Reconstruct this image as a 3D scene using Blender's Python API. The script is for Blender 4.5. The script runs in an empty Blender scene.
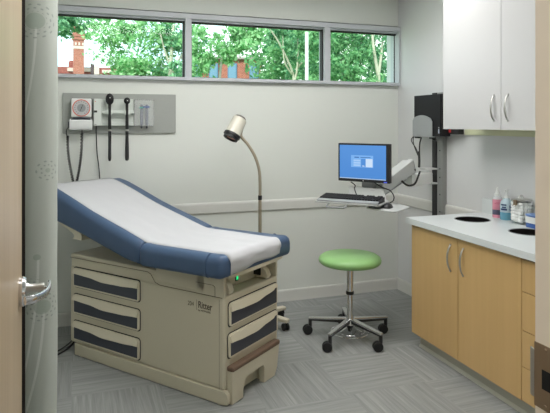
import bpy, bmesh, math, random
from mathutils import Vector, Matrix
R = math.radians
PI = math.pi
sc = bpy.context.scene
COL = sc.collection
random.seed(7)

# ------------------------------------------------------------------ materials
class NT:
    def __init__(s, name):
        s.m = bpy.data.materials.new(name); s.m.use_nodes = True
        s.t = s.m.node_tree; s.t.nodes.clear()
        s.out = s.n('ShaderNodeOutputMaterial')
    def n(s, typ, **kw):
        nd = s.t.nodes.new(typ)
        for k, v in kw.items(): setattr(nd, k, v)
        return nd
    def l(s, a, b): s.t.links.new(a, b)
    def put(s, sock, v):
        if isinstance(v, bpy.types.NodeSocket): s.l(v, sock)
        else: sock.default_value = v
    def math(s, op, a, b=None, c=None):
        nd = s.n('ShaderNodeMath', operation=op)
        s.put(nd.inputs[0], a)
        if b is not None: s.put(nd.inputs[1], b)
        if c is not None: s.put(nd.inputs[2], c)
        return nd.outputs[0]
    def mix(s, f, a, b, blend='MIX'):
        nd = s.n('ShaderNodeMix', data_type='RGBA', blend_type=blend)
        s.put(nd.inputs[0], f); s.put(nd.inputs[6], a); s.put(nd.inputs[7], b)
        return nd.outputs[2]
    def noise(s, vec, scale=5, detail=3, rough=.5):
        nd = s.n('ShaderNodeTexNoise')
        s.l(vec, nd.inputs['Vector']); nd.inputs['Scale'].default_value = scale
        nd.inputs['Detail'].default_value = detail; nd.inputs['Roughness'].default_value = rough
        return nd.outputs[0]
    def mapping(s, vec, scale=(1, 1, 1), loc=(0, 0, 0)):
        nd = s.n('ShaderNodeMapping'); s.l(vec, nd.inputs[0])
        nd.inputs[1].default_value = loc; nd.inputs[3].default_value = scale
        return nd.outputs[0]
    def ramp(s, f, stops):
        nd = s.n('ShaderNodeValToRGB'); s.l(f, nd.inputs[0])
        el = nd.color_ramp.elements
        while len(el) < len(stops): el.new(.5)
        for e, (p, c) in zip(el, stops): e.position = p; e.color = c
        return nd.outputs[0]
    def bsdf(s, color, rough=.5, metal=0, bump=None, bstr=.1, spec=.5, **kw):
        b = s.n('ShaderNodeBsdfPrincipled')
        s.put(b.inputs['Base Color'], color); s.put(b.inputs['Roughness'], rough)
        b.inputs['Metallic'].default_value = metal
        b.inputs['Specular IOR Level'].default_value = spec
        for k, v in kw.items(): s.put(b.inputs[k.replace('_', ' ')], v)
        if bump is not None:
            bn = s.n('ShaderNodeBump'); bn.inputs['Strength'].default_value = bstr
            bn.inputs['Distance'].default_value = .004
            s.l(bump, bn.inputs['Height']); s.l(bn.outputs[0], b.inputs['Normal'])
        s.l(b.outputs[0], s.out.inputs[0])
        return b
    def coord(s, which='Object'):
        return s.n('ShaderNodeTexCoord').outputs[which]

def srgb(r, g, b):
    f = lambda c: (c/255/12.92) if c/255 <= .04045 else ((c/255+.055)/1.055)**2.4
    return (f(r), f(g), f(b), 1)

def plain(name, col, rough=.5, metal=0, spec=.5, var=.04, nscale=6, **kw):
    """procedural material: base colour with a faint mottling"""
    t = NT(name)
    nz = t.noise(t.coord(), nscale, 3)
    c2 = tuple(min(1, x*(1+var)) for x in col[:3])+(1,); c1 = tuple(x*(1-var) for x in col[:3])+(1,)
    t.bsdf(t.mix(nz, c1, c2), rough, metal, spec=spec, **kw)
    return t.m

def wood(name, c1, c2, axis='z', rough=.35, s=1.0):
    t = NT(name)
    co = t.coord()
    sc_ = {'z': (26, 26, 1.1), 'y': (26, 1.1, 26)}[axis]
    a = t.noise(t.mapping(co, tuple(x*s for x in sc_)), 1, 4, .6)
    b = t.noise(t.mapping(co, tuple(x*s*.16 for x in sc_)), 1, 2)
    f = t.math('ADD', t.math('MULTIPLY', a, .55), t.math('MULTIPLY', b, .45))
    t.bsdf(t.ramp(f, [(.32, c1), (.68, c2)]), rough, spec=.4)
    return t.m

def emit(name, col, strength, extra=None):
    t = NT(name)
    e = t.n('ShaderNodeEmission'); e.inputs[0].default_value = col; e.inputs[1].default_value = strength
    t.l(e.outputs[0], t.out.inputs[0])
    return t.m

def glass(name, tint=(.95, 1, .985, 1), gl=.5):
    t = NT(name)
    a = t.n('ShaderNodeBsdfTransparent'); a.inputs[0].default_value = tint
    g = t.n('ShaderNodeBsdfGlossy'); g.inputs['Roughness'].default_value = .03
    lw = t.n('ShaderNodeLayerWeight'); lw.inputs[0].default_value = .5
    mx = t.n('ShaderNodeMixShader')
    f = t.math('MULTIPLY_ADD', t.math('POWER', lw.outputs['Facing'], 4.0), gl, .006)
    t.l(f, mx.inputs[0]); t.l(a.outputs[0], mx.inputs[1]); t.l(g.outputs[0], mx.inputs[2])
    t.l(mx.outputs[0], t.out.inputs[0])
    return t.m

M = {}
def wallmat(name, col):
    t = NT(name); co = t.coord()
    t.bsdf(col, .65, bump=t.noise(co, 260, 2), bstr=.06, spec=.25)
    return t.m
M['wall'] = wallmat('wall paint', srgb(219, 222, 216))
M['wall2'] = wallmat('right wall paint', srgb(213, 214, 214))
M['trimpaint'] = plain('trim paint', srgb(210, 210, 205), .4, spec=.4, var=.01)
M['ceil'] = plain('ceiling tile', (.88, .88, .87, 1), .9, spec=.1, nscale=80)
M['alum'] = plain('window aluminium', srgb(190, 193, 198), .5, 0, var=.02)
M['black'] = plain('black plastic', (.012, .012, .013, 1), .42, var=.1)
M['rubber'] = plain('black rubber', (.008, .008, .009, 1), .6, var=.1)
M['cpu'] = plain('charcoal case', (.010, .010, .011, 1), .55, var=.1, spec=.3)
M['chrome'] = plain('chrome', (.72, .72, .74, 1), .16, 1, var=.02)
M['satin'] = plain('satin nickel', (.55, .54, .52, 1), .3, 1, var=.03)
M['polished'] = plain('polished aluminium', (.72, .72, .73, 1), .22, 1, var=.03)
M['beige'] = plain('beige enamel', srgb(200, 193, 171), .38, var=.015)
M['beige2'] = plain('light beige plastic', srgb(212, 205, 184), .36, var=.015)
M['slate'] = plain('slate insert', srgb(62, 66, 76), .45, var=.06)
M['darkgap'] = plain('dark joint', (.015, .014, .012, 1), .8)
M['seam'] = plain('panel joint', srgb(98, 90, 72), .7)
M['brown'] = plain('brown tread rubber', srgb(108, 86, 70), .55, var=.05, nscale=40)
M['green_led'] = emit('green indicator', (.05, 1, .3, 1), .9)
def vinyl():
    t = NT('blue vinyl'); co = t.coord()
    t.bsdf(t.mix(t.noise(co, 7, 3), srgb(62, 84, 114), srgb(70, 93, 124)), .42, bump=t.noise(co, 420, 2), bstr=.12, spec=.45)
    return t.m
M['vinyl'] = vinyl()
def papermat():
    t = NT('exam paper'); co = t.coord()
    n = t.noise(t.mapping(co, (3, 1.2, 2)), 6, 4)
    t.bsdf(t.mix(n, (.525, .53, .55, 1), (.57, .575, .59, 1)), .75, bump=t.noise(co, 26, 4), bstr=.25, spec=.2)
    return t.m
M['paper'] = papermat()
M['maple'] = wood('maple veneer', srgb(200, 165, 111), srgb(209, 174, 119))
M['doorwood'] = wood('door veneer', srgb(186, 163, 134), srgb(202, 181, 153), s=1.6)
M['white'] = plain('white laminate', srgb(193, 193, 193), .38, var=.006)
M['solid'] = plain('solid surface', srgb(214, 219, 219), .28, var=.015, nscale=120)
M['toe'] = plain('grey rubber cove base', srgb(186, 186, 174), .55)
M['whiteplastic'] = plain('white plastic', srgb(228, 230, 228), .4, var=.01)
M['armgrey'] = plain('pale arm enamel', srgb(190, 192, 190), .45, var=.01)
M['lightgrey'] = plain('light grey plastic', srgb(208, 214, 208), .45, var=.015)
M['greyboard'] = plain('grey laminate board', srgb(158, 161, 156), .5, var=.03, nscale=50)
M['midgrey'] = plain('mid grey plastic', srgb(150, 154, 154), .5, var=.02)
M['trackgrey'] = plain('anodised track', srgb(150, 152, 150), .4, .4, var=.03)
M['green'] = plain('green vinyl', srgb(146, 193, 124), .4, var=.02)
M['jamb'] = plain('beige door frame paint', srgb(232, 220, 204), .45, var=.012)
M['bronze'] = plain('bronze strike', srgb(150, 130, 108), .35, .7, var=.06)
M['cavity'] = plain('strike cavity', (.004, .004, .004, 1), .9)
M['ring'] = plain('red scale ring', srgb(214, 92, 70), .5)
M['cordblack'] = plain('black cord', (.01, .01, .01, 1), .5)
M['lampcream'] = plain('cream lamp enamel', srgb(208, 204, 190), .22, var=.01)
M['lampneck'] = plain('champagne tube', srgb(166, 156, 136), .38, .5, var=.03)
M['lampbase'] = plain('lamp base enamel', srgb(206, 199, 180), .4, var=.02)
M['capgrey'] = plain('grey brown cap', srgb(92, 84, 78), .4)
M['lens'] = plain('amber lamp lens', (.62, .36, .30, 1), .2, .2)
M['rail'] = plain('pale green cabinet rail', srgb(214, 216, 180), .5, var=.01)
M['red'] = plain('red button', (.5, .03, .03, 1), .4)
M['screen'] = None
M['glass'] = glass('window glass')
M['clear'] = glass('clear plastic', (.985, .992, .99, 1))

def screenmat():
    t = NT('lit screen'); co = t.coord()
    sep = t.n('ShaderNodeSeparateXYZ'); t.l(co, sep.inputs[0])
    f = t.math('MULTIPLY_ADD', sep.outputs[2], 2.2, .3)
    e = t.n('ShaderNodeEmission'); t.l(t.mix(f, srgb(78, 138, 214), srgb(98, 156, 226)), e.inputs[0]); e.inputs[1].default_value = .95
    t.l(e.outputs[0], t.out.inputs[0]); return t.m
M['screen'] = screenmat()
M['scr_dialog'] = emit('lit dialog', srgb(128, 182, 242), .98)
M['scr_field'] = emit('lit field', srgb(168, 204, 246), 1.0)
M['scr_white'] = emit('lit white field', srgb(206, 226, 250), 1.0)
M['scr_text'] = emit('lit dim text', srgb(66, 112, 180), .95)
M['scr_bar'] = emit('lit bar', srgb(190, 214, 240), .95)

def floormat():
    t = NT('striped carpet tile'); co = t.coord()
    sep = t.n('ShaderNodeSeparateXYZ'); t.l(co, sep.inputs[0])
    fx = t.math('DIVIDE', t.math('SUBTRACT', sep.outputs[0], 1.46-10), .5)
    fy = t.math('DIVIDE', t.math('SUBTRACT', sep.outputs[1], 2.865-10), .5)
    ix = t.math('FLOOR', fx); iy = t.math('FLOOR', fy)
    par = t.math('MODULO', t.math('ADD', ix, iy), 2.0)      # 0: stripes run along X
    inv = t.math('SUBTRACT', 1.0, par)
    across = t.math('ADD', t.math('MULTIPLY', sep.outputs[0], par), t.math('MULTIPLY', sep.outputs[1], inv))
    along = t.math('ADD', t.math('MULTIPLY', sep.outputs[1], par), t.math('MULTIPLY', sep.outputs[0], inv))
    seed = t.math('ADD', t.math('MULTIPLY', ix, 3.17), t.math('MULTIPLY', iy, 7.31))
    def streak(sa, sl, det):
        cb = t.n('ShaderNodeCombineXYZ')
        t.l(t.math('MULTIPLY', across, sa), cb.inputs[0]); t.l(t.math('MULTIPLY', along, sl), cb.inputs[1]); t.l(seed, cb.inputs[2])
        return t.noise(cb.outputs[0], 1, det, .6)
    a = streak(46, 1.6, 2); b = streak(150, 5, 2); c = t.noise(co, 300, 2)
    f = t.math('ADD', t.math('ADD', t.math('MULTIPLY', a, .5), t.math('MULTIPLY', b, .36)), t.math('MULTIPLY', c, .14))
    wn = t.n('ShaderNodeTexWhiteNoise', noise_dimensions='1D'); t.l(seed, wn.inputs['W'])
    f = t.math('ADD', f, t.math('MULTIPLY', t.math('SUBTRACT', wn.outputs[0], .5), .05))
    col = t.ramp(f, [(.28, srgb(123, 125, 124)), (.5, srgb(144, 146, 144)), (.72, srgb(163, 164, 162))])
    t.bsdf(col, .9, bump=f, bstr=.35, spec=.12)
    return t.m
M['floor'] = floormat()

def curtainmat(flowers):
    """woven curtain: pale grey-green with printed seed heads and stems, laid out in UV metres"""
    t = NT('printed curtain'); uv = t.coord('UV')
    sep = t.n('ShaderNodeSeparateXYZ'); t.l(uv, sep.inputs[0])
    u, v = sep.outputs[0], sep.outputs[1]
    col = t.mix(t.noise(t.mapping(uv, (60, 90, 1)), 6, 3), srgb(176, 182, 174), srgb(196, 201, 194))
    for (fu, fv, r, dens, reach, sl, cv) in flowers:
        du = t.math('SUBTRACT', u, fu); dv = t.math('SUBTRACT', v, fv)
        d = t.math('SQRT', t.math('ADD', t.math('MULTIPLY', du, du), t.math('MULTIPLY', t.math('MULTIPLY', dv, dv), 1.25)))
        # stem: a curve dropping from the head
        if sl:
            bend = t.math('MULTIPLY', t.math('MULTIPLY', dv, dv), cv)
            ds = t.math('ABSOLUTE', t.math('SUBTRACT', du, t.math('ADD', bend, .004)))
            on = t.math('MULTIPLY', t.math('LESS_THAN', ds, .0042), t.math('MULTIPLY', t.math('LESS_THAN', dv, -r*.7), t.math('GREATER_THAN', dv, -sl)))
            col = t.mix(t.math('MULTIPLY', on, .55), col, srgb(226, 228, 224))
        # dots around the head
        ang = t.math('ARCTAN2', dv, du)
        rr = t.math('MODULO', t.math('MULTIPLY', d, 62.0), 1.0)
        ri = t.math('FLOOR', t.math('MULTIPLY', d, 62.0))
        aa = t.math('FRACT', t.math('ADD', t.math('MULTIPLY', ang, dens/(2*PI)), t.math('MULTIPLY', ri, .43)))
        q = t.math('ADD', t.math('POWER', t.math('SUBTRACT', rr, .5), 2.0), t.math('POWER', t.math('SUBTRACT', aa, .5), 2.0))
        dots = t.math('MULTIPLY', t.math('LESS_THAN', q, .05), t.math('MULTIPLY', t.math('LESS_THAN', d, reach), t.math('GREATER_THAN', d, r*1.15)))
        col = t.mix(t.math('MULTIPLY', dots, .5), col, srgb(120, 132, 126))
        if r > 0:
            col = t.mix(t.math('MULTIPLY', t.math('LESS_THAN', d, r), .5), col, srgb(146, 160, 146))
    t.bsdf(col, .85, bump=t.noise(t.mapping(uv, (900, 900, 1)), 1, 2), bstr=.1, spec=.15)
    return t.m

# ------------------------------------------------------------------ mesh building
class B:
    """collects shapes into one bmesh"""
    def __init__(s): s.bm = bmesh.new(); s.mi = 0
    def _merge(s, tb):
        for f in tb.faces: f.material_index = s.mi
        me = bpy.data.meshes.new('t'); tb.to_mesh(me); tb.free()
        s.bm.from_mesh(me); bpy.data.meshes.remove(me)
    def box(s, x0, x1, y0, y1, z0, z1, bev=0, seg=2, mat=None):
        tb = bmesh.new(); bmesh.ops.create_cube(tb, size=1)
        x0, x1 = min(x0, x1), max(x0, x1); y0, y1 = min(y0, y1), max(y0, y1); z0, z1 = min(z0, z1), max(z0, z1)
        for v in tb.verts:
            v.co = Vector((x0 if v.co.x < 0 else x1, y0 if v.co.y < 0 else y1, z0 if v.co.z < 0 else z1))
        if bev: bmesh.ops.bevel(tb, geom=tb.edges[:], offset=bev, segments=seg, affect='EDGES', profile=.5)
        if mat is not None: bmesh.ops.transform(tb, matrix=mat, verts=tb.verts)
        s._merge(tb); return s
    def beam(s, p0, p1, w, h, bev=0, up=(0, 0, 1), seg=2, w1=None, h1=None):
        p0, p1 = Vector(p0), Vector(p1); d = p1-p0; L = d.length; d.normalize()
        sd = d.cross(Vector(up)).normalized(); u = sd.cross(d)
        tb = bmesh.new(); bmesh.ops.create_cube(tb, size=1)
        w1 = w if w1 is None else w1; h1 = h if h1 is None else h1
        if bev:
            for v in tb.verts: v.co = Vector((v.co.x*w, v.co.y*L, v.co.z*h))
            bmesh.ops.bevel(tb, geom=tb.edges[:], offset=bev, segments=seg, affect='EDGES', profile=.5)
            for v in tb.verts: v.co = Vector((v.co.x/w, v.co.y/L, v.co.z/h))
        for v in tb.verts:
            t = v.co.y+.5; ww = w+(w1-w)*t; hh = h+(h1-h)*t
            v.co = p0+d*(t*L)+sd*(v.co.x*ww)+u*(v.co.z*hh)
        bmesh.ops.recalc_face_normals(tb, faces=tb.faces[:])
        s._merge(tb); return s
    def lathe(s, prof, c=(0, 0, 0), n=24, axis=(0, 0, 1), caps=True):
        """prof: (radius, height) pairs along axis"""
        a = Vector(axis).normalized(); q = Vector((0, 0, 1)).rotation_difference(a); c = Vector(c)
        tb = bmesh.new(); rings = []
        for r, h in prof:
            rings.append([tb.verts.new(c+q@Vector((r*math.cos(2*PI*i/n), r*math.sin(2*PI*i/n), h))) for i in range(n)])
        for a_, b_ in zip(rings, rings[1:]):
            for i in range(n): tb.faces.new((a_[i], a_[(i+1) % n], b_[(i+1) % n], b_[i]))
        if caps: tb.faces.new(rings[0][::-1]); tb.faces.new(rings[-1])
        bmesh.ops.recalc_face_normals(tb, faces=tb.faces[:])
        s._merge(tb); return s
    def cyl(s, p0, p1, r, r1=None, n=20):
        p0, p1 = Vector(p0), Vector(p1)
        return s.lathe([(r, 0), (r if r1 is None else r1, (p1-p0).length)], p0, n, p1-p0)
    def tube(s, pts, r, n=8, closed=False, smooth=0):
        pts = [Vector(p) for p in pts]
        if smooth: pts = catmull(pts, smooth)
        rad = r if isinstance(r, (list, tuple)) else [r]*len(pts)
        if len(rad) != len(pts): rad = [rad[0]+(rad[-1]-rad[0])*i/(len(pts)-1) for i in range(len(pts))]
        tb = bmesh.new(); rings = []; prev = None; m = len(pts)
        for i, p in enumerate(pts):
            if closed: d = pts[(i+1) % m]-pts[i-1]
            else: d = pts[min(i+1, m-1)]-pts[max(i-1, 0)]
            d.normalize()
            if prev is None:
                nx = d.cross(Vector((0, 0, 1)))
                if nx.length < .05: nx = d.cross(Vector((0, 1, 0)))
            else: nx = prev-d*prev.dot(d)
            nx.normalize(); prev = nx; ny = d.cross(nx)
            rings.append([tb.verts.new(p+(nx*math.cos(2*PI*k/n)+ny*math.sin(2*PI*k/n))*rad[i]) for k in range(n)])
        for a, b in list(zip(rings, rings[1:]))+([(rings[-1], rings[0])] if closed else []):
            for k in range(n): tb.faces.new((a[k], a[(k+1) % n], b[(k+1) % n], b[k]))
        if not closed: tb.faces.new(rings[0][::-1]); tb.faces.new(rings[-1])
        bmesh.ops.recalc_face_normals(tb, faces=tb.faces[:])
        s._merge(tb); return s
    def prism(s, poly, f0, f1, bev=0):
        """poly: 2-D outline; f0/f1 map a 2-D point to the two end faces"""
        tb = bmesh.new()
        a = [tb.verts.new(f0(*p)) for p in poly]; b = [tb.verts.new(f1(*p)) for p in poly]
        n = len(poly)
        fa = tb.faces.new(a); fb = tb.faces.new(b[::-1])
        for i in range(n): tb.faces.new((a[i], b[i], b[(i+1) % n], a[(i+1) % n]))
        bmesh.ops.recalc_face_normals(tb, faces=tb.faces[:])
        if bev:
            ed = [e for e in tb.edges if any(len(f.verts) > 4 for f in e.link_faces)] or tb.edges[:]
            bmesh.ops.bevel(tb, geom=ed, offset=bev, segments=2, affect='EDGES', profile=.5)
        s._merge(tb); return s
    def loft(s, rings, caps=True):
        tb = bmesh.new(); rs = [[tb.verts.new(p) for p in r] for r in rings]; n = len(rs[0])
        for a, b in zip(rs, rs[1:]):
            for i in range(n): tb.faces.new((a[i], a[(i+1) % n], b[(i+1) % n], b[i]))
        if caps: tb.faces.new(rs[0][::-1]); tb.faces.new(rs[-1])
        bmesh.ops.recalc_face_normals(tb, faces=tb.faces[:])
        s._merge(tb); return s
    def sphere(s, c, r, sx=1, sy=1, sz=1, sub=2):
        tb = bmesh.new(); bmesh.ops.create_icosphere(tb, subdivisions=sub, radius=r)
        for v in tb.verts: v.co = Vector(c)+Vector((v.co.x*sx, v.co.y*sy, v.co.z*sz))
        s._merge(tb); return s
    def build(s, name, mats, parent=None, smooth=True, ang=38):
        if not isinstance(mats, (list, tuple)): mats = [mats]
        me = bpy.data.meshes.new(name)
        if smooth:
            for f in s.bm.faces: f.smooth = True
            for e in s.bm.edges:
                if len(e.link_faces) == 2 and e.calc_face_angle(0) > R(ang): e.smooth = False
        s.bm.to_mesh(me); s.bm.free()
        for m in mats: me.materials.append(m)
        o = bpy.data.objects.new(name, me); COL.objects.link(o)
        if smooth and ang == 38:
            wn = o.modifiers.new('normals', 'WEIGHTED_NORMAL'); wn.keep_sharp = True
        if parent: o.parent = parent
        return o

def catmull(pts, k):
    out = []; n = len(pts)
    for i in range(n-1):
        p0, p1, p2, p3 = pts[max(i-1, 0)], pts[i], pts[i+1], pts[min(i+2, n-1)]
        for j in range(k):
            t = j/k
            out.append(.5*((2*p1)+(p2-p0)*t+(2*p0-5*p1+4*p2-p3)*t*t+(3*p1-p0-3*p2+p3)*t**3))
    out.append(pts[-1]); return out

def rrect(x0, x1, y0, y1, r, n=4):
    P = []
    for cx, cy, a0 in ((x1-r, y1-r, 0), (x0+r, y1-r, 90), (x0+r, y0+r, 180), (x1-r, y0+r, 270)):
        for i in range(n+1):
            a = R(a0+90*i/n); P.append((cx+r*math.cos(a), cy+r*math.sin(a)))
    return P

def tag(o, label=None, cat=None, group=None, kind=None):
    if label: o['label'] = label
    if cat: o['category'] = cat
    if group: o['group'] = group
    if kind: o['kind'] = kind
    return o
def empty(name, loc, rz=0, **kw):
    o = bpy.data.objects.new(name, None); COL.objects.link(o)
    o.empty_display_size = .1; o.location = loc; o.rotation_euler.z = rz
    return tag(o, **kw)
def struct(o, label=None, cat=None): return tag(o, label, cat, kind='structure')
def copy_tree(o, parent=None):
    c = o.copy(); COL.objects.link(c)
    if parent: c.parent = parent
    for ch in [x for x in bpy.data.objects if x.parent == o]: copy_tree(ch, c)
    return c
def text_mesh(name, body, size, mat, parent, M4, align='LEFT', extrude=.0004, xs=1.0, bold=0):
    cu = bpy.data.curves.new(name, 'FONT'); cu.body = body; cu.size = size; cu.extrude = extrude; cu.align_x = align; cu.offset = bold
    to = bpy.data.objects.new(name+'_tmp', cu); COL.objects.link(to)
    dg = bpy.context.evaluated_depsgraph_get(); dg.update()
    me = bpy.data.meshes.new_from_object(to.evaluated_get(dg))
    bpy.data.objects.remove(to)
    me.transform(Matrix.Diagonal((xs, 1, 1, 1))); me.transform(M4)
    me.materials.clear(); me.materials.append(mat)
    o = bpy.data.objects.new(name, me); COL.objects.link(o)
    if parent: o.parent = parent
    return o
def frame(ex, ey, o):
    ex, ey = Vector(ex).normalized(), Vector(ey).normalized(); ez = ex.cross(ey)
    return Matrix(((ex.x, ey.x, ez.x, o[0]), (ex.y, ey.y, ez.y, o[1]), (ex.z, ey.z, ez.z, o[2]), (0, 0, 0, 1)))

# ------------------------------------------------------------------ camera (level, shifted lens)
EYE = 1.55; YAW = R(19.335)
cam = bpy.data.cameras.new('camera'); co = bpy.data.objects.new('camera', cam); COL.objects.link(co)
cam.sensor_width = 36; cam.lens = 559/550*36; cam.shift_y = -(206.5-123)/550; cam.clip_start = .02; cam.clip_end = 300
co.location = (0, 0, EYE); co.rotation_euler = (R(90), 0, -YAW)
sc.camera = co

# ------------------------------------------------------------------ the room
XL, XR, YB, YF, ZC = -.80, 2.825, 4.567, .925, 2.76
CY0 = -1.3                                   # corridor behind the camera
struct(B().box(XL-.1, XR+.1, CY0-.1, YB+.2, -.1, 0).build('floor', M['floor'], smooth=False), 'grey striped carpet tile floor', 'floor')
struct(B().box(XL-.1, XR+.1, CY0-.1, YB+.2, ZC, ZC+.1).build('ceiling', M['ceil'], smooth=False), 'white tiled ceiling', 'ceiling')
WX0, WX1, WZ0, WZ1 = XL, XR, 1.899, 2.456     # the strip window
b = B(); b.box(XL-.1, XR+.1, YB, YB+.2, 0, WZ0); b.box(XL-.1, XR+.1, YB, YB+.2, WZ1, ZC)
struct(b.build('wall_back', M['wall'], smooth=False), 'pale grey green back wall under the strip window', 'wall')
struct(B().box(XR, XR+.1, CY0-.1, YB+.2, 0, ZC).build('wall_right', M['wall2'], smooth=False), 'pale right wall behind the cabinets', 'wall')
struct(B().box(XL-.1, XL, CY0-.1, YB+.2, 0, ZC).build('wall_left', M['wall'], smooth=False), 'pale left wall behind the curtain', 'wall')
JX, HX = .905, -.172                         # latch jamb face, hinge jamb face
b = B(); b.box(JX+.05, XR, .80, .915, 0, ZC); b.box(XL, HX-.05, .80, .915, 0, ZC); b.box(HX-.05, JX+.05, .80, .915, 2.18, ZC)
struct(b.build('wall_front', M['wall'], smooth=False), 'pale front wall around the doorway', 'wall')
struct(B().box(XL-.1, XR+.1, CY0-.1, CY0, 0, ZC).build('wall_corridor', M['wall'], smooth=False), 'corridor wall opposite the doorway', 'wall')

# door frame with strike plate
b = B(); b.box(JX, JX+.05, .70, .9285, 0, 2.18, .002); b.box(JX+.03, JX+.09, .915, .9285, 0, 2.23, .002)
b.box(HX-.05, HX, .70, .9285, 0, 2.18, .002); b.box(HX-.05, JX+.05, .70, .9285, 2.13, 2.18, .002)
dfr = struct(b.build('trim_1', M['jamb']), 'beige painted door frame at the right edge of the view', 'door frame')
b = B(); b.box(JX-.0018, JX+.004, .862, .9288, .958, 1.092, .0008)
b.mi = 1; b.box(JX-.0024, JX+.004, .872, .9075, 1.001, 1.041)
stp = b.build('strike_plate', [M['bronze'], M['cavity']], dfr); stp['label'] = 'bronze strike plate'
b = B()
for k in range(7):
    a0 = R(k*9); b.box(JX-.002-.0+.008*(1-math.cos(a0)), JX+.001+.008*(1-math.cos(a0)), .9285+.002*k, .9306+.002*k, .975, 1.075)
b.build('strike_lip', M['satin'], stp)
for z in (.967, 1.083):
    B().lathe([(.0001, -.0008), (.0035, -.0006), (.0045, .0006), (.0045, .002)], (JX-.0019, .8985, z), 12, (1, 0, 0)).build('screw', M['bronze'], stp)

# open door on the left with lever
dr = empty('door_1', (HX, .93, 0), 0, label='open pale wood door with a chrome lever at the left edge', cat='door', kind='structure')
DL = 1.957-.93
B().box(-.045, 0, 0.004, DL, .01, 2.12, .0015).build('door_panel', M['doorwood'], dr)
estrip = B().box(-.03, .0095, DL, DL+.008, .01, 2.12, .001).build('edge_strip', M['rubber'], dr); estrip['label'] = 'black edge strip'  # thin black strip along the free edge of the door
HZ, HY = 1.03, DL-.07
lv = B().lathe([(.0, 0), (.045, 0), (.046, .010), (.040, .019), (.0, .020)], (0, HY, HZ), 28, (1, 0, 0)).build('lever_handle', M['chrome'], dr)
lv['label'] = 'chrome lever handle'
b = B(); b.lathe([(.019, .018), (.0135, .030), (.0135, .058), (.0145, .062), (.0135, .070), (.002, .071)], (0, HY, HZ+.008), 20, (1, 0, 0)); b.build('spindle', M['satin'], lv)
b = B()
pts = catmull([Vector(p) for p in ((.084, HY+.012, HZ+.014), (.084, HY-.004, HZ+.006), (.080, HY-.03, HZ+.002), (.070, HY-.06, HZ+.001), (.058, HY-.09, HZ+.003), (.046, HY-.115, HZ+.006), (.026, HY-.135, HZ+.009))], 5)
rings = []
for i, p in enumerate(pts):
    d = (pts[min(i+1, len(pts)-1)]-pts[max(i-1, 0)]).normalized(); u = Vector((0, 0, 1)); s_ = d.cross(u).normalized()
    rings.append([p+s_*(.006*math.cos(t))+u*(.0125*math.sin(t)) for t in [2*PI*k/14 for k in range(14)]])
b.loft(rings); b.beam((.05, HY, HZ+.004), (.079, HY, HZ+.003), .016, .016, .003); b.build('lever_grip', M['chrome'], lv)

# window: aluminium frame, three panes, black gaskets
WY = 4.522
win = empty('window_1', (0, WY, WZ0), 0, label='long aluminium framed strip window high on the back wall', cat='window', kind='structure')
def wz(z): return z-WZ0
ZT, ZB = 2.440, 1.897
b = B()
D = .15
b.box(WX0, WX1, 0, D, wz(ZT-.042), wz(ZT), .002)
b.box(WX0, WX1, 0, D, wz(ZB), wz(ZB+.026), .002)
b.box(WX1-.016, WX1, 0, D, wz(ZB+.026), wz(ZT-.042), .002)
b.box(WX0, WX1, .03, D, wz(ZT-.056), wz(ZT-.04), .002)
b.box(WX0, WX0+.03, 0, D, wz(ZB+.026), wz(ZT-.042), .002)
b.box(WX0, WX1, .07, D, wz(ZT), wz(WZ1+.004))
b.build('window_frame', M['alum'], win)
MUL = [(.817, .868), (2.055, 2.112)]
for x0, x1 in MUL:
    b = B(); b.box(x0, x1, .004, D-.02, wz(ZB+.024), wz(ZT-.04), .002); b.build('mullion', M['alum'], win)
edges = [(WX0+.03, MUL[0][0]), (MUL[0][1], MUL[1][0]), (MUL[1][1], WX1-.016)]
for x0, x1 in edges:
    z0, z1 = wz(ZB+.026), wz(ZT-.056)
    lastp = x1 > WX1-.1
    p = B().box(x0+.004, x1-.004, .088, .094, z0+.004, z1-.004).build('pane', M['glass'], win, smooth=False)
    b = B(); g = .016
    b.box(x0, x0+g*.7, .055, .087, z0, z1); b.box(x1-(.004 if lastp else .012), x1, .076 if lastp else .040, .087, z0, z1); b.box(x0, x1, .055, .087, z1-g*.8, z1); b.box(x0, x1, .055, .087, z0, z0+.006)
    b.build('gasket', M['rubber'], p, smooth=False)

# baseboards and bumper rails
def base(b, rail=False):
    pass
b = B()
prof = [(0, 0), (.019, 0), (.019, .008), (.014, .020), (.013, .084), (.010, .094), (.006, .100), (0, .100)]
b.prism(prof, lambda d, z: Vector((XL, YB-d, z)), lambda d, z: Vector((XR, YB-d, z)))
struct(b.build('baseboard_back', M['trimpaint']), 'painted baseboard along the back wall', 'baseboard')
b = B(); b.prism(prof, lambda d, z: Vector((XR-d, 3.37, z)), lambda d, z: Vector((XR-d, YB, z)))
struct(b.build('baseboard_right', M['trimpaint']), 'painted baseboard on the right wall past the cabinet', 'baseboard')
b = B(); b.prism(prof, lambda d, z: Vector((XL+d, .93, z)), lambda d, z: Vector((XL+d, YB, z)))
struct(b.build('baseboard_left', M['trimpaint']), 'painted baseboard along the left wall', 'baseboard')
rp = [(0, .795), (.010, .797), (.016, .804), (.016, .866), (.013, .880), (.006, .888), (0, .889)]
b = B(); b.prism(rp, lambda d, z: Vector((XL, YB-d, z)), lambda d, z: Vector((XR, YB-d, z)))
struct(b.build('trim_2', M['trimpaint']), 'painted bumper rail along the back wall', 'wall rail')
b = B(); b.prism(rp, lambda d, z: Vector((XR-d, 3.40, z)), lambda d, z: Vector((XR-d, YB, z)))
struct(b.build('trim_3', M['trimpaint']), 'painted bumper rail on the right wall beside the counter', 'wall rail')

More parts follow.
